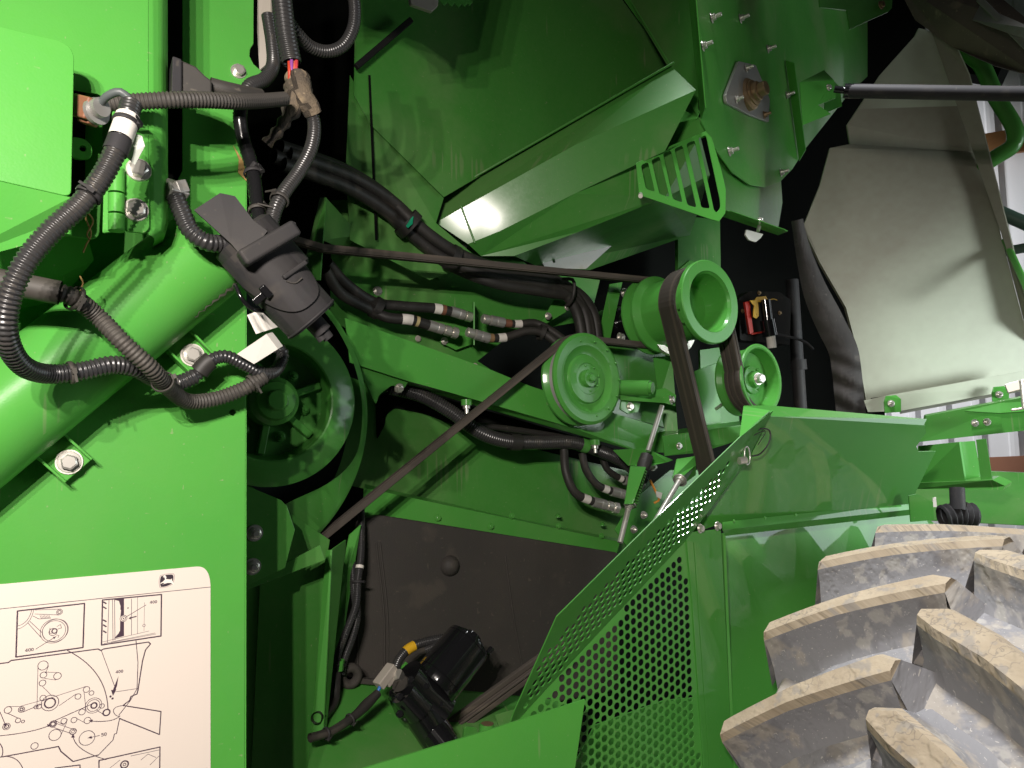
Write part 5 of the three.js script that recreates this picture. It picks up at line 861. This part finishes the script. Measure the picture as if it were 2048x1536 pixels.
  part(combine, 'upper_shield', plateN([[1540, 832], [1850, 850], [1852, 866], [1833, 893], [1837, 903], [1872, 902], [1820, 1008], [1640, 1026], [1440, 1048], [1372, 1072], [1440, 985], [1500, 915]], pU, nU, 0.004), mGloss, 'dark glossy upper side shield');
  part(combine, 'shield_top_fold', sheet([D(1488, 811, 2.18), D(1540, 811, 2.16), D(1854, 838, 2.36), U(1847, 851), U(1700, 842), U(1541, 833)], 0.004), mGloss);
  part(combine, 'shield_corner', sheet([D(1487, 812, 2.12), onPlane(1540, 821, bend0, nn), onPlane(1479, 874, bend0, nn)], 0.003), mGreen);
  part(combine, 'shield_band', sheet([[1446, 1044, zg + 0.004], [1818, 1004, zg + 0.004], [1820, 1019, zg + 0.012], [1446, 1060, zg + 0.012]], 0.003), mGloss);
  part(combine, 'shield_band', sheet([[1446, 1060, zg + 0.012], [1820, 1019, zg + 0.012], [1820, 1030, zg + 0.002], [1450, 1072, zg + 0.002]], 0.003), mGloss);
  part(combine, 'lower_shield', plateN([[1446, 1066], [1830, 1022], [1960, 1100], [1960, 1640], [1474, 1640], [1460, 1320]], Q(1600, 1300, zg - 0.012), V3(0, 0.10, 1).normalize(), 0.004), mGloss, 'glossy lower side shield behind the tyre');
  part(combine, 'shield_edge', sheet([[1446, 1068, zg + 0.001], [1451, 1068, zg + 0.003], [1474, 1620, zg + 0.003], [1468, 1620, zg + 0.001]], 0.012), mGreen);
  const rz = zg + 0.006; nutOn(combine, [[1468, 1042], [1530, 1036], [1592, 1030], [1709, 1018], [1757, 1012]], rz, 0.0035, { head: 0.3 }, 'rivet', mGreen);
  // pin with ring on the guard
  const pin = thing('lynch_pin', 'small steel ring pin on a thin black lanyard at the top corner of the guard', 'pin');
  const pc = onPlane(1492, 912, bend0, nn).addScaledVector(V3(0, 0, 1), 0.014);
  part(pin, 'head', rod(Q(1478, 922, pc.z + 0.01), Q(1492, 920, pc.z + 0.016), 0.010), mZinc);
  part(pin, 'ring', orient(new THREE.TorusGeometry(0.024, 0.0022, 8, 36).scale(0.55, 1, 1), Q(1494, 911, pc.z + 0.01), V3(0.2, 0, 1)), mSteel);
  part(pin, 'lanyard', hose([[1478, 904, pc.z], [1492, 880, pc.z + 0.01], [1520, 858, pc.z + 0.02], [1540, 862, pc.z + 0.02], [1538, 885, pc.z + 0.02], [1520, 908, pc.z + 0.01], [1504, 912, pc.z + 0.01]], 0.0022, 7), mRubber);
  part(pin, 'lanyard', hose([[1480, 902, pc.z], [1500, 876, pc.z + 0.015], [1532, 862, pc.z + 0.025], [1516, 890, pc.z + 0.015]], 0.0012, 6), mRubber);
  part(pin, 'clamp', orient(new THREE.SphereGeometry(0.008, 12, 8), Q(1478, 904, pc.z + 0.002), V3(0, 0, 1)), mBlackGloss);
}
// ------------------------------------------------------------------ big lugged tyre
{
  const CX = 2.145, CY = 0.394, R = 0.872, Z0 = -1.405, Z1 = -0.60, H = 0.110;
  const mud = tex(1024, (u, v) => { const n = fbm(u, v, 6, 6, 500), k = S(0.46, 0.60, n + 0.12 * (fbm(u, v, 60, 2, 511) - 0.5)), w = S(0.60, 0.72, fbm(u, v, 12, 5, 520)); let c = mix([0.235, 0.23, 0.24], [0.37, 0.33, 0.28], k * 0.8); c = mix(c, [0.47, 0.44, 0.39], w * 0.5); c = mix(c, [0.11, 0.105, 0.11], 0.45 * S(0.58, 0.72, fbm(u, v, 9, 4, 521))); const sp = S(0.9, 0.97, vnoise(u * 180, v * 180, 180, 530)); return mix(c, [0.6, 0.56, 0.5], sp * 0.7); });
  const top = tex(1024, (u, v) => { const n = fbm(u, v, 10, 5, 540), cr = 1 - Math.abs(2 * fbm(u, v, 26, 3, 560) - 1); let c = mix([0.31, 0.245, 0.17], [0.44, 0.365, 0.265], n); c = mix(c, [0.24, 0.225, 0.21], 0.6 * S(0.55, 0.7, fbm(u, v, 14, 4, 575))); c = mix(c, [0.16, 0.14, 0.12], 0.55 * S(0.86, 0.99, cr) * S(0.35, 0.6, fbm(u, v, 5, 3, 570))); return c; });
  const bm = tex(512, (u, v) => { const h = 0.6 * fbm(u, v, 20, 4, 580) + 0.4 * S(0.45, 0.6, fbm(u, v, 8, 4, 581)); return [h, h, h]; }, false);
  mud.repeat.set(1.6, 1.6); top.repeat.set(2.2, 2.2); bm.repeat.set(2, 2);
  const mMud = new THREE.MeshStandardMaterial({ map: mud, roughness: 0.88, bumpMap: bm, bumpScale: 0.004, side: THREE.DoubleSide });
  const mTop = new THREE.MeshStandardMaterial({ map: top, roughness: 0.95, bumpMap: bm, bumpScale: 0.005, side: THREE.DoubleSide });
  const t = thing('tractor_tyre', 'huge muddy tractor tyre with deep chevron lugs filling the lower right corner', 'tyre');
  const at = (a, r, z) => [CX + r * Math.cos(a), CY + r * Math.sin(a), z];
  const prof = [[0.40, Z0 + 0.10], [0.55, Z0 + 0.02], [0.68, Z0 - 0.005], [0.755, Z0 + 0.02], [R - H - 0.02, Z0 + 0.06], [R - H - 0.004, Z0 + 0.14], [R - H + 0.004, (Z0 + Z1) / 2], [R - H - 0.004, Z1 - 0.14], [R - H - 0.02, Z1 - 0.06], [0.755, Z1 - 0.02], [0.68, Z1 + 0.005], [0.55, Z1 - 0.02], [0.40, Z1 - 0.10]];
  const sp = new THREE.CatmullRomCurve3(prof.map(([r, z]) => V3(r, z, 0))).getPoints(60);
  const g = new THREE.LatheGeometry(sp.map((p) => new THREE.Vector2(p.x, p.y)), 160); g.rotateX(Math.PI / 2); g.translate(CX, CY, 0);
  // noise relief on the carcass
  const cyl = (q) => { const p = q.attributes.position, uv = new Float32Array(p.count * 2); for (let i = 0; i < p.count; i++) { const x = p.getX(i) - CX, y = p.getY(i) - CY, r = Math.hypot(x, y); uv[2 * i] = Math.atan2(y, -x) * R; uv[2 * i + 1] = p.getZ(i) + r; } q.setAttribute('uv', new THREE.BufferAttribute(uv, 2)); return q; };
  const cylS = (q) => { const p = q.attributes.position, uv = new Float32Array(p.count * 2); for (let i = 0; i < p.count; i++) { const x = p.getX(i) - CX, y = p.getY(i) - CY; uv[2 * i] = p.getZ(i) + 0.3 * Math.atan2(y, -x); uv[2 * i + 1] = Math.hypot(x, y); } q.setAttribute('uv', new THREE.BufferAttribute(uv, 2)); return q; };
  part(t, 'carcass', cyl(clean(g)), mMud, null, true);
  const lugGeo = (pts) => {                                         // pts: [z, angle, half width] along the lug centre; drafted sides, bevelled edge
    const top0 = [], side = [];
    const sec = pts.map(([z, a, w, rt, base], i) => { const hw = w / R, hb = (w + 0.06) / R; return { z, a, w, L: a + hw, Rr: a - hw, LB: a + hb, RB: a - hb, r: rt ?? R, rb: base ?? R - H - 0.02 }; });
    const quad = (arr, a, b, c, d) => arr.push(...a, ...b, ...c, ...a, ...c, ...d);
    const bev = 0.015;
    for (let i = 0; i < sec.length - 1; i++) {
      const A = sec[i], B = sec[i + 1], b = bev / R;
      quad(top0, at(A.L - b, A.r, A.z), at(B.L - b, B.r, B.z), at(B.Rr + b, B.r, B.z), at(A.Rr + b, A.r, A.z));
      quad(top0, at(A.L, A.r - bev, A.z), at(B.L, B.r - bev, B.z), at(B.L - b, B.r, B.z), at(A.L - b, A.r, A.z));
      quad(top0, at(B.Rr, B.r - bev, B.z), at(A.Rr, A.r - bev, A.z), at(A.Rr + b, A.r, A.z), at(B.Rr + b, B.r, B.z));
      for (const [k0, k1] of [[0, 1], [1, 2], [2, 3]]) {
        const pf = (q, k) => [[q.w, q.r - bev], [q.w + 0.012, q.r - 0.050], [q.w + 0.034, q.r - H + 0.020], [q.w + 0.088, q.rb]][k];
        const [wa, ra] = pf(A, k0), [wb, rb] = pf(A, k1), [wc, rc2] = pf(B, k0), [wd, rd] = pf(B, k1);
        quad(side, at(A.a + wb / R, rb, A.z), at(B.a + wd / R, rd, B.z), at(B.a + wc / R, rc2, B.z), at(A.a + wa / R, ra, A.z));
        quad(side, at(B.a - wd / R, rd, B.z), at(A.a - wb / R, rb, A.z), at(A.a - wa / R, ra, A.z), at(B.a - wc / R, rc2, B.z));
      }
    }
    for (const [E, dz] of [[sec[0], pts[0][0] < pts[1][0] ? -1 : 1], [sec[sec.length - 1], pts[0][0] < pts[1][0] ? 1 : -1]]) { const zb = E.z + dz * 0.035; quad(side, at(E.LB, E.rb, zb), at(E.L, E.r - bev, E.z), at(E.Rr, E.r - bev, E.z), at(E.RB, E.rb, zb)); quad(top0, at(E.L, E.r - bev, E.z), at(E.L - bev / R, E.r, E.z - dz * 0.006), at(E.Rr + bev / R, E.r, E.z - dz * 0.006), at(E.Rr, E.r - bev, E.z)); }
    const mk = (arr, cr) => { const q = new THREE.BufferGeometry(); q.setAttribute('position', new THREE.Float32BufferAttribute(arr, 3)); q.computeVertexNormals(); return toCreasedNormals(q, cr); };
    return [cyl(mk(top0, 0.5)), cylS(mk(side, 0.95))];
  };
  const sub = (pts) => { const o = []; for (let i = 0; i < pts.length - 1; i++) for (let k = 0; k < 4; k++) o.push(pts[i].map((v, j) => v + (pts[i + 1][j] - v) * k / 4)); o.push(pts[pts.length - 1]); return o; };
  const DG = Math.PI / 180;
  for (let i = -3; i <= 7; i++) {
    const o = i * 18.2;
    const lin = [[-1.40, 151 - o, 0.025], [-1.25, 142.5 - o, 0.029], [-1.09, 134.8 - o, 0.035], [-1.045, 133.9 - o, 0.022]].map(([z, a, w]) => [z, a * DG, w * 1.25, R, z < -1.38 ? R - 0.150 : R - H - 0.012]);
    const lout = [[-1.055, 123.7 - o, 0.020], [-1.0, 124.2 - o, 0.038], [-0.88, 127.4 - o, 0.037], [-0.75, 132.4 - o, 0.033], [-0.61, 140 - o, 0.029]].map(([z, a, w]) => [z, a * DG, w * 1.25, R, z > -0.63 ? R - 0.150 : R - H - 0.012]);
    for (const p of [lin, lout]) { const [a, b] = lugGeo(sub(p)); const m = part(t, 'lug', b, mMud, null, true); part(m, 'worn_face', a, mTop, null, true); }
  }
  part(t, 'rim', orient(lathe([[0.41, 0.0], [0.40, 0.08], [0.34, 0.12], [0.33, 0.45], [0.36, 0.50], [0.40, 0.62]], 64), V3(CX, CY, Z0 + 0.10), V3(0, 0, 1)), std([0.5, 0.33, 0.02], 0.4));
}
// ------------------------------------------------------------------ pale swung-out shield, its rail and seal
{
  const paleShade = tex(1024, (u, v) => { const n = fbm(u, v, 4, 5, 610); let c = mix([0.50, 0.56, 0.43], [0.58, 0.62, 0.50], fbm(u, v, 8, 4, 600)); const d = 0.75 * S(0.55, 0.86, v + 0.30 * (n - 0.5)) + 0.8 * S(0.50, 0.18, u + 0.35 * (n - 0.5)); c = mix(c, [0.25, 0.225, 0.175], Math.min(0.8, d) + 0.12 * fbm(u, v, 90, 2, 611)); return c; });  // shade painted in, darker to the top and left, over fine grime
  paleShade.repeat.set(0.5, 0.5); paleShade.offset.set(0, -0.4);
  const mPale = new THREE.MeshPhysicalMaterial({ map: paleShade, roughness: 0.5, clearcoat: 0.25, clearcoatRoughness: 0.4, side: THREE.DoubleSide });
  const s = thing('swung_out_shield', 'pale dusty inner side of a swung out shield above the tyre, shade painted in at upper left', 'shield panel');
  const ax = 2.9;
  const T = (x, y) => { const k = (x - 1600) / 448; return D(x, y, 2.95 - 0.05 * k); };
  const poly = [[1838, 56], [1862, 62], [1900, 100], [1928, 160], [1985, 400], [2012, 510], [2060, 690], [2060, 748], [1736, 797], [1722, 700], [1690, 610], [1640, 520], [1606, 455], [1640, 370], [1660, 290], [1700, 280], [1694, 250], [1760, 150], [1830, 72]].map(([x, y]) => T(x, y));
  const gx = [];
  const cr = (x, y) => { const p = T(x, y), v = p.clone().sub(EYE).normalize(); return p.addScaledVector(v, 0.022); };
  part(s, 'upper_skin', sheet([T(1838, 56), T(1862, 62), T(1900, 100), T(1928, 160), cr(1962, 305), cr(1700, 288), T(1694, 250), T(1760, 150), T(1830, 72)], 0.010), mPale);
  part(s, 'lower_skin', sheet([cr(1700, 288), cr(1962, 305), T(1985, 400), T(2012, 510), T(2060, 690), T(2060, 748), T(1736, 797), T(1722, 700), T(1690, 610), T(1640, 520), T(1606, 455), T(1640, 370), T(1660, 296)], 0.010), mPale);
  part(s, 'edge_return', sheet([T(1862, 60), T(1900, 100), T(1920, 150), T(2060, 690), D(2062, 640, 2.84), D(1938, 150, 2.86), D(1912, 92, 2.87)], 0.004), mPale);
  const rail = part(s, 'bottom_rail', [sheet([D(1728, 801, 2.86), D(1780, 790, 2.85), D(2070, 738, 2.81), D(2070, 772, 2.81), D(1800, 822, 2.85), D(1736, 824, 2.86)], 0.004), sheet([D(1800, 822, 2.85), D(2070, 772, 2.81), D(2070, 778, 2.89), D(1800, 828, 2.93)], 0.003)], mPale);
  const sealp = [[1594, 440], [1606, 500], [1630, 580], [1662, 650], [1686, 700], [1693, 740], [1699, 800], [1706, 860]].map(([x, y]) => D(x, y, 2.9));
  { // flat creased flap hanging along the edge
    const c = new THREE.CatmullRomCurve3(sealp), N = 70, J = 12, pos = [], fr = (t, k) => { const p = c.getPointAt(t), d = c.getTangentAt(t), v = EYE.clone().sub(p).normalize(), sd = d.clone().cross(v).normalize(), w = 0.022 + 0.030 * S(0, 0.5, t), h = 0.018 * (1 - k * k) + 0.010 * (fbm(t * 0.9 + 0.05, 0.5 + k * 0.06, 16, 3, 680) - 0.5) + 0.007 * Math.sin(t * 60 + k * 2.5) * S(0.55, 0.75, t); const q = p.addScaledVector(sd, k * w).addScaledVector(v, h); return [q.x, q.y, q.z]; };
    for (let i = 0; i < N; i++) for (let q = 0; q < J; q++) { const t0 = i / N, t1 = (i + 1) / N, k0 = -1 + 2 * q / J, k1 = -1 + 2 * (q + 1) / J; pos.push(...fr(t0, k0), ...fr(t1, k0), ...fr(t1, k1), ...fr(t0, k0), ...fr(t1, k1), ...fr(t0, k1)); }
    const fg = new THREE.BufferGeometry(); fg.setAttribute('position', new THREE.Float32BufferAttribute(pos, 3)); fg.computeVertexNormals();
    part(s, 'rubber_flap', toCreasedNormals(fg, 1.0), dusty([0.035, 0.031, 0.03], [0.11, 0.095, 0.085], 0.8, 7, 620, 0.75), 'creased black rubber flap');
  }
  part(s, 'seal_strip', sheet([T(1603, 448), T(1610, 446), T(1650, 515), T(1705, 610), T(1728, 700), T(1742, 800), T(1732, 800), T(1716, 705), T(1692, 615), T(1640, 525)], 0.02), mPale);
  for (const [x, y] of [[1780, 810], [1996, 792]]) {
    const d = x < 1900 ? 2.83 : 2.79; const b = part(s, 'hinge_tab', sheet([D(x - 12, y - 6, d), D(x - 8, y - 18, d), D(x + 12, y - 20, d), D(x + 22, y - 12, d - 0.01), D(x + 22, y + 14, d - 0.01), D(x - 10, y + 16, d)], 0.006), mGreen);
    part(b, 'bolt', bolt(D(x + 2, y - 3, d - 0.004), 0.010, { dir: V3(-0.6, 0.1, 0.8), stud: 0.01 }), mSteel);
  }
  const latch = part(s, 'latch', [bar(D(2012, 778, 2.36), D(2056, 766, 2.33), 0.02, 0.03), bar(D(2042, 760, 2.33), D(2048, 818, 2.32), 0.012, 0.008), bar(D(2022, 820, 2.34), D(2050, 816, 2.32), 0.01, 0.008)], mZinc);
  const sb = thing('support_rail', 'bright green support rail with a post below the swung out shield', 'rail');
  part(sb, 'rail', [sheet([D(1852, 832, 2.74), D(2060, 792, 2.62), D(2060, 860, 2.62), D(1838, 884, 2.76)], 0.05), sheet([D(1930, 822, 2.66), D(2000, 806, 2.61), D(2060, 802, 2.57), D(2060, 822, 2.53), D(2000, 826, 2.58)], 0.004)], mGreen);
  const pl = part(sb, 'joint_plate', sheet([D(1942, 838, 2.67), D(2002, 828, 2.635), D(2004, 852, 2.635), D(1944, 860, 2.67)], 0.004), mGreen);
  for (const [x, y] of [[1950, 846], [1974, 844]]) part(pl, 'bolt', bolt(D(x, y, x < 1960 ? 2.655 : 2.64), 0.010, { dir: V3(-0.6, 0, 0.8), stud: 0.008 }), mSteel);
  part(sb, 'post', [sheet([D(1836, 892, 2.80), D(1918, 884, 2.66), D(1930, 962, 2.66), D(1834, 966, 2.80)], 0.012), sheet([D(1921, 884, 2.67), D(1950, 882, 2.67), D(1964, 963, 2.67), D(1932, 964, 2.67)], 0.01), sheet([D(1952, 880, 2.62), D(1972, 878, 2.60), D(1985, 962, 2.60), D(1962, 964, 2.62)], 0.01)], mGreen);
  part(sb, 'foot', sheet([D(1830, 966, 2.80), D(1985, 960, 2.58), D(2010, 972, 2.56), D(2006, 980, 2.56), D(1832, 978, 2.80)], 0.06), mGreenDirtyShaded);
  const co = thing('coil_bellows', 'grey ribbed rubber bellows between the support rail foot and the tyre', 'bellows');
  part(co, 'bellows', conduit([D(1884, 1036, 2.6), D(1915, 1030, 2.6), D(1950, 1032, 2.6)], 0.045, 0.02, 0.2), mPlastic);
  part(co, 'neck', rod(D(1916, 1020, 2.58), D(1914, 976, 2.6), 0.024), mPlastic);
  part(co, 'tag', sheet([D(1866, 996, 2.5), D(1872, 994, 2.5), D(1874, 1014, 2.5), D(1866, 1014, 2.5)], 0.003), mWhite);
  part(combine, 'axle_guard', sheet([D(1818, 992, 2.35), D(1834, 988, 2.35), D(1866, 1004, 2.35), D(1868, 1040, 2.35), D(1822, 1044, 2.35)], 0.006), mGloss);
  part(combine, 'axle_beam', bar(D(1800, 985, 3.0), D(2120, 1000, 2.9), 0.14, 0.2), mGreenDirtyShaded);
}
// ------------------------------------------------------------------ far right: handrail, timber, dusty chute, shed wall
{
  const h = thing('handrail', 'bent green tube handrail beside the white wall, upper right', 'handrail');
  part(h, 'tube', hose([D(1902, 72, 3.0), D(1935, 105, 3.0), D(1962, 130, 2.98), D(1990, 190, 2.95), D(2030, 262, 2.9), D(2026, 290, 2.9), D(1990, 315, 2.92), D(1950, 340, 2.95)], 0.030, 18), mGreen);
  const h2 = thing('handrail', 'grey green rail end low beside the white wall at the right edge', 'handrail');
  part(h2, 'tube', [rod(D(1985, 418, 3.2), D(2080, 460, 3.1), 0.028), rod(D(2000, 505, 3.2), D(2080, 490, 3.1), 0.02)], std([0.12, 0.2, 0.16], 0.4));
  part(h2, 'side_bar', rod(D(2010, 480, 2.9), D(2060, 590, 2.7), 0.012), mGreen);
  const w = thing('timber_girt', 'orange wooden girt running along the shed wall behind the green handrail', 'timber');
  const wood = tex(512, (u, v) => mix([0.50, 0.23, 0.075], [0.38, 0.16, 0.05], fbm(u * 0.2, v, 30, 3, 640)));
  part(w, 'board', bar(D(1930, 298, 5.0), D(2300, 240, 4.15), 0.04, 0.15), new THREE.MeshStandardMaterial({ map: wood, roughness: 0.7 }));
  const c = thing('dusty_chute', 'dusty dark folded sheet chute across the top right corner', 'chute');
  part(c, 'lower_face', sheet([D(1788, -40, 2.9), D(1830, 40, 2.9), D(1900, 92, 2.85), D(1990, 132, 2.7), D(2080, 155, 2.6), D(2080, 60, 2.6), D(1960, -40, 2.75)], 0.02), dusty([0.12, 0.10, 0.085], [0.34, 0.28, 0.21], 0.9, 5, 670, 0.8));
  part(c, 'rib', bar(D(1960, 0, 2.68), D(2060, 100, 2.55), 0.03, 0.02), mDullSteel);
  part(c, 'upper_plate', [sheet([D(1945, 40, 2.7), D(2070, 85, 2.5), D(2070, 58, 2.5), D(1960, 10, 2.7)], 0.006)], mDullSteel);
  part(c, 'dark_block', bar(D(1925, 130, 3.2), D(2010, 140, 3.1), 0.12, 0.10), mBlack);
  // corrugated wall
  const pos = [], NX = 260, X0 = 4.6, za = -9, zb = 3;
  const wv = (i) => { const k = i % 10; return (k < 2 || k >= 8) ? 0 : (k < 3 || k >= 7) ? 0.018 : 0.022; };
  for (let i = 0; i < NX; i++) { const a = za + (zb - za) * i / NX, b = za + (zb - za) * (i + 1) / NX, xa = X0 - wv(i), xb = X0 - wv(i + 1); const q = [[xa, -0.3, a], [xb, -0.3, b], [xb, 5, b], [xa, 5, a]]; pos.push(...q[0], ...q[1], ...q[2], ...q[0], ...q[2], ...q[3]); }
}
const wallMat = std([0.66, 0.66, 0.67], 0.55);
{
  // shed walls of ribbed sheet: ribs are real folds
  const mk = (ax, from, to, at, y0, y1, name) => {
    const pos = [], n = Math.round(Math.abs(to - from) / 0.025), f = (i) => { const k = i % 9; return k === 0 ? 0.03 : k === 1 || k === 8 ? 0.028 : 0; };
    for (let i = 0; i < n; i++) { const a = from + (to - from) * i / n, b = from + (to - from) * (i + 1) / n, p = ax === 'x' ? [[a, at + f(i)], [b, at + f(i + 1)]] : [[at - f(i), a], [at - f(i + 1), b]]; const [A, B] = p; pos.push(A[0], y0, A[1], B[0], y0, B[1], B[0], y1, B[1], A[0], y0, A[1], B[0], y1, B[1], A[0], y1, A[1]); }
    const g = new THREE.BufferGeometry(); g.setAttribute('position', new THREE.Float32BufferAttribute(pos, 3)); g.computeVertexNormals();
    const m = part(scene, name, g, wallMat); m.userData.kind = 'structure'; return m;
  };
  mk('z', -8, -0.9, 5.25, -0.5, 5, 'shed_wall');
  const fl = part(scene, 'concrete_floor', new THREE.BoxGeometry(16, 0.1, 16).translate(2, -0.53, 0), dusty([0.22, 0.215, 0.205], [0.30, 0.27, 0.23], 0.8, 4, 660, 0.85)); fl.userData.kind = 'structure';
  const kb = part(scene, 'skirting_board', bar(D(1950, 934, 4.95), D(2200, 926, 4.35), 0.05, 0.12), std([0.25, 0.10, 0.05], 0.7)); kb.userData = { label: 'red brown board low along the shed wall at the right edge', category: 'board' };
}

// ------------------------------------------------------------------ put each thing's origin at its base
for (const o of things) {
  const b = new THREE.Box3().setFromObject(o), c = b.getCenter(V3(0, 0, 0)); c.y = b.min.y;
  o.position.copy(c); for (const k of o.children) k.position.sub(c);
}
renderer.render(scene, camera);
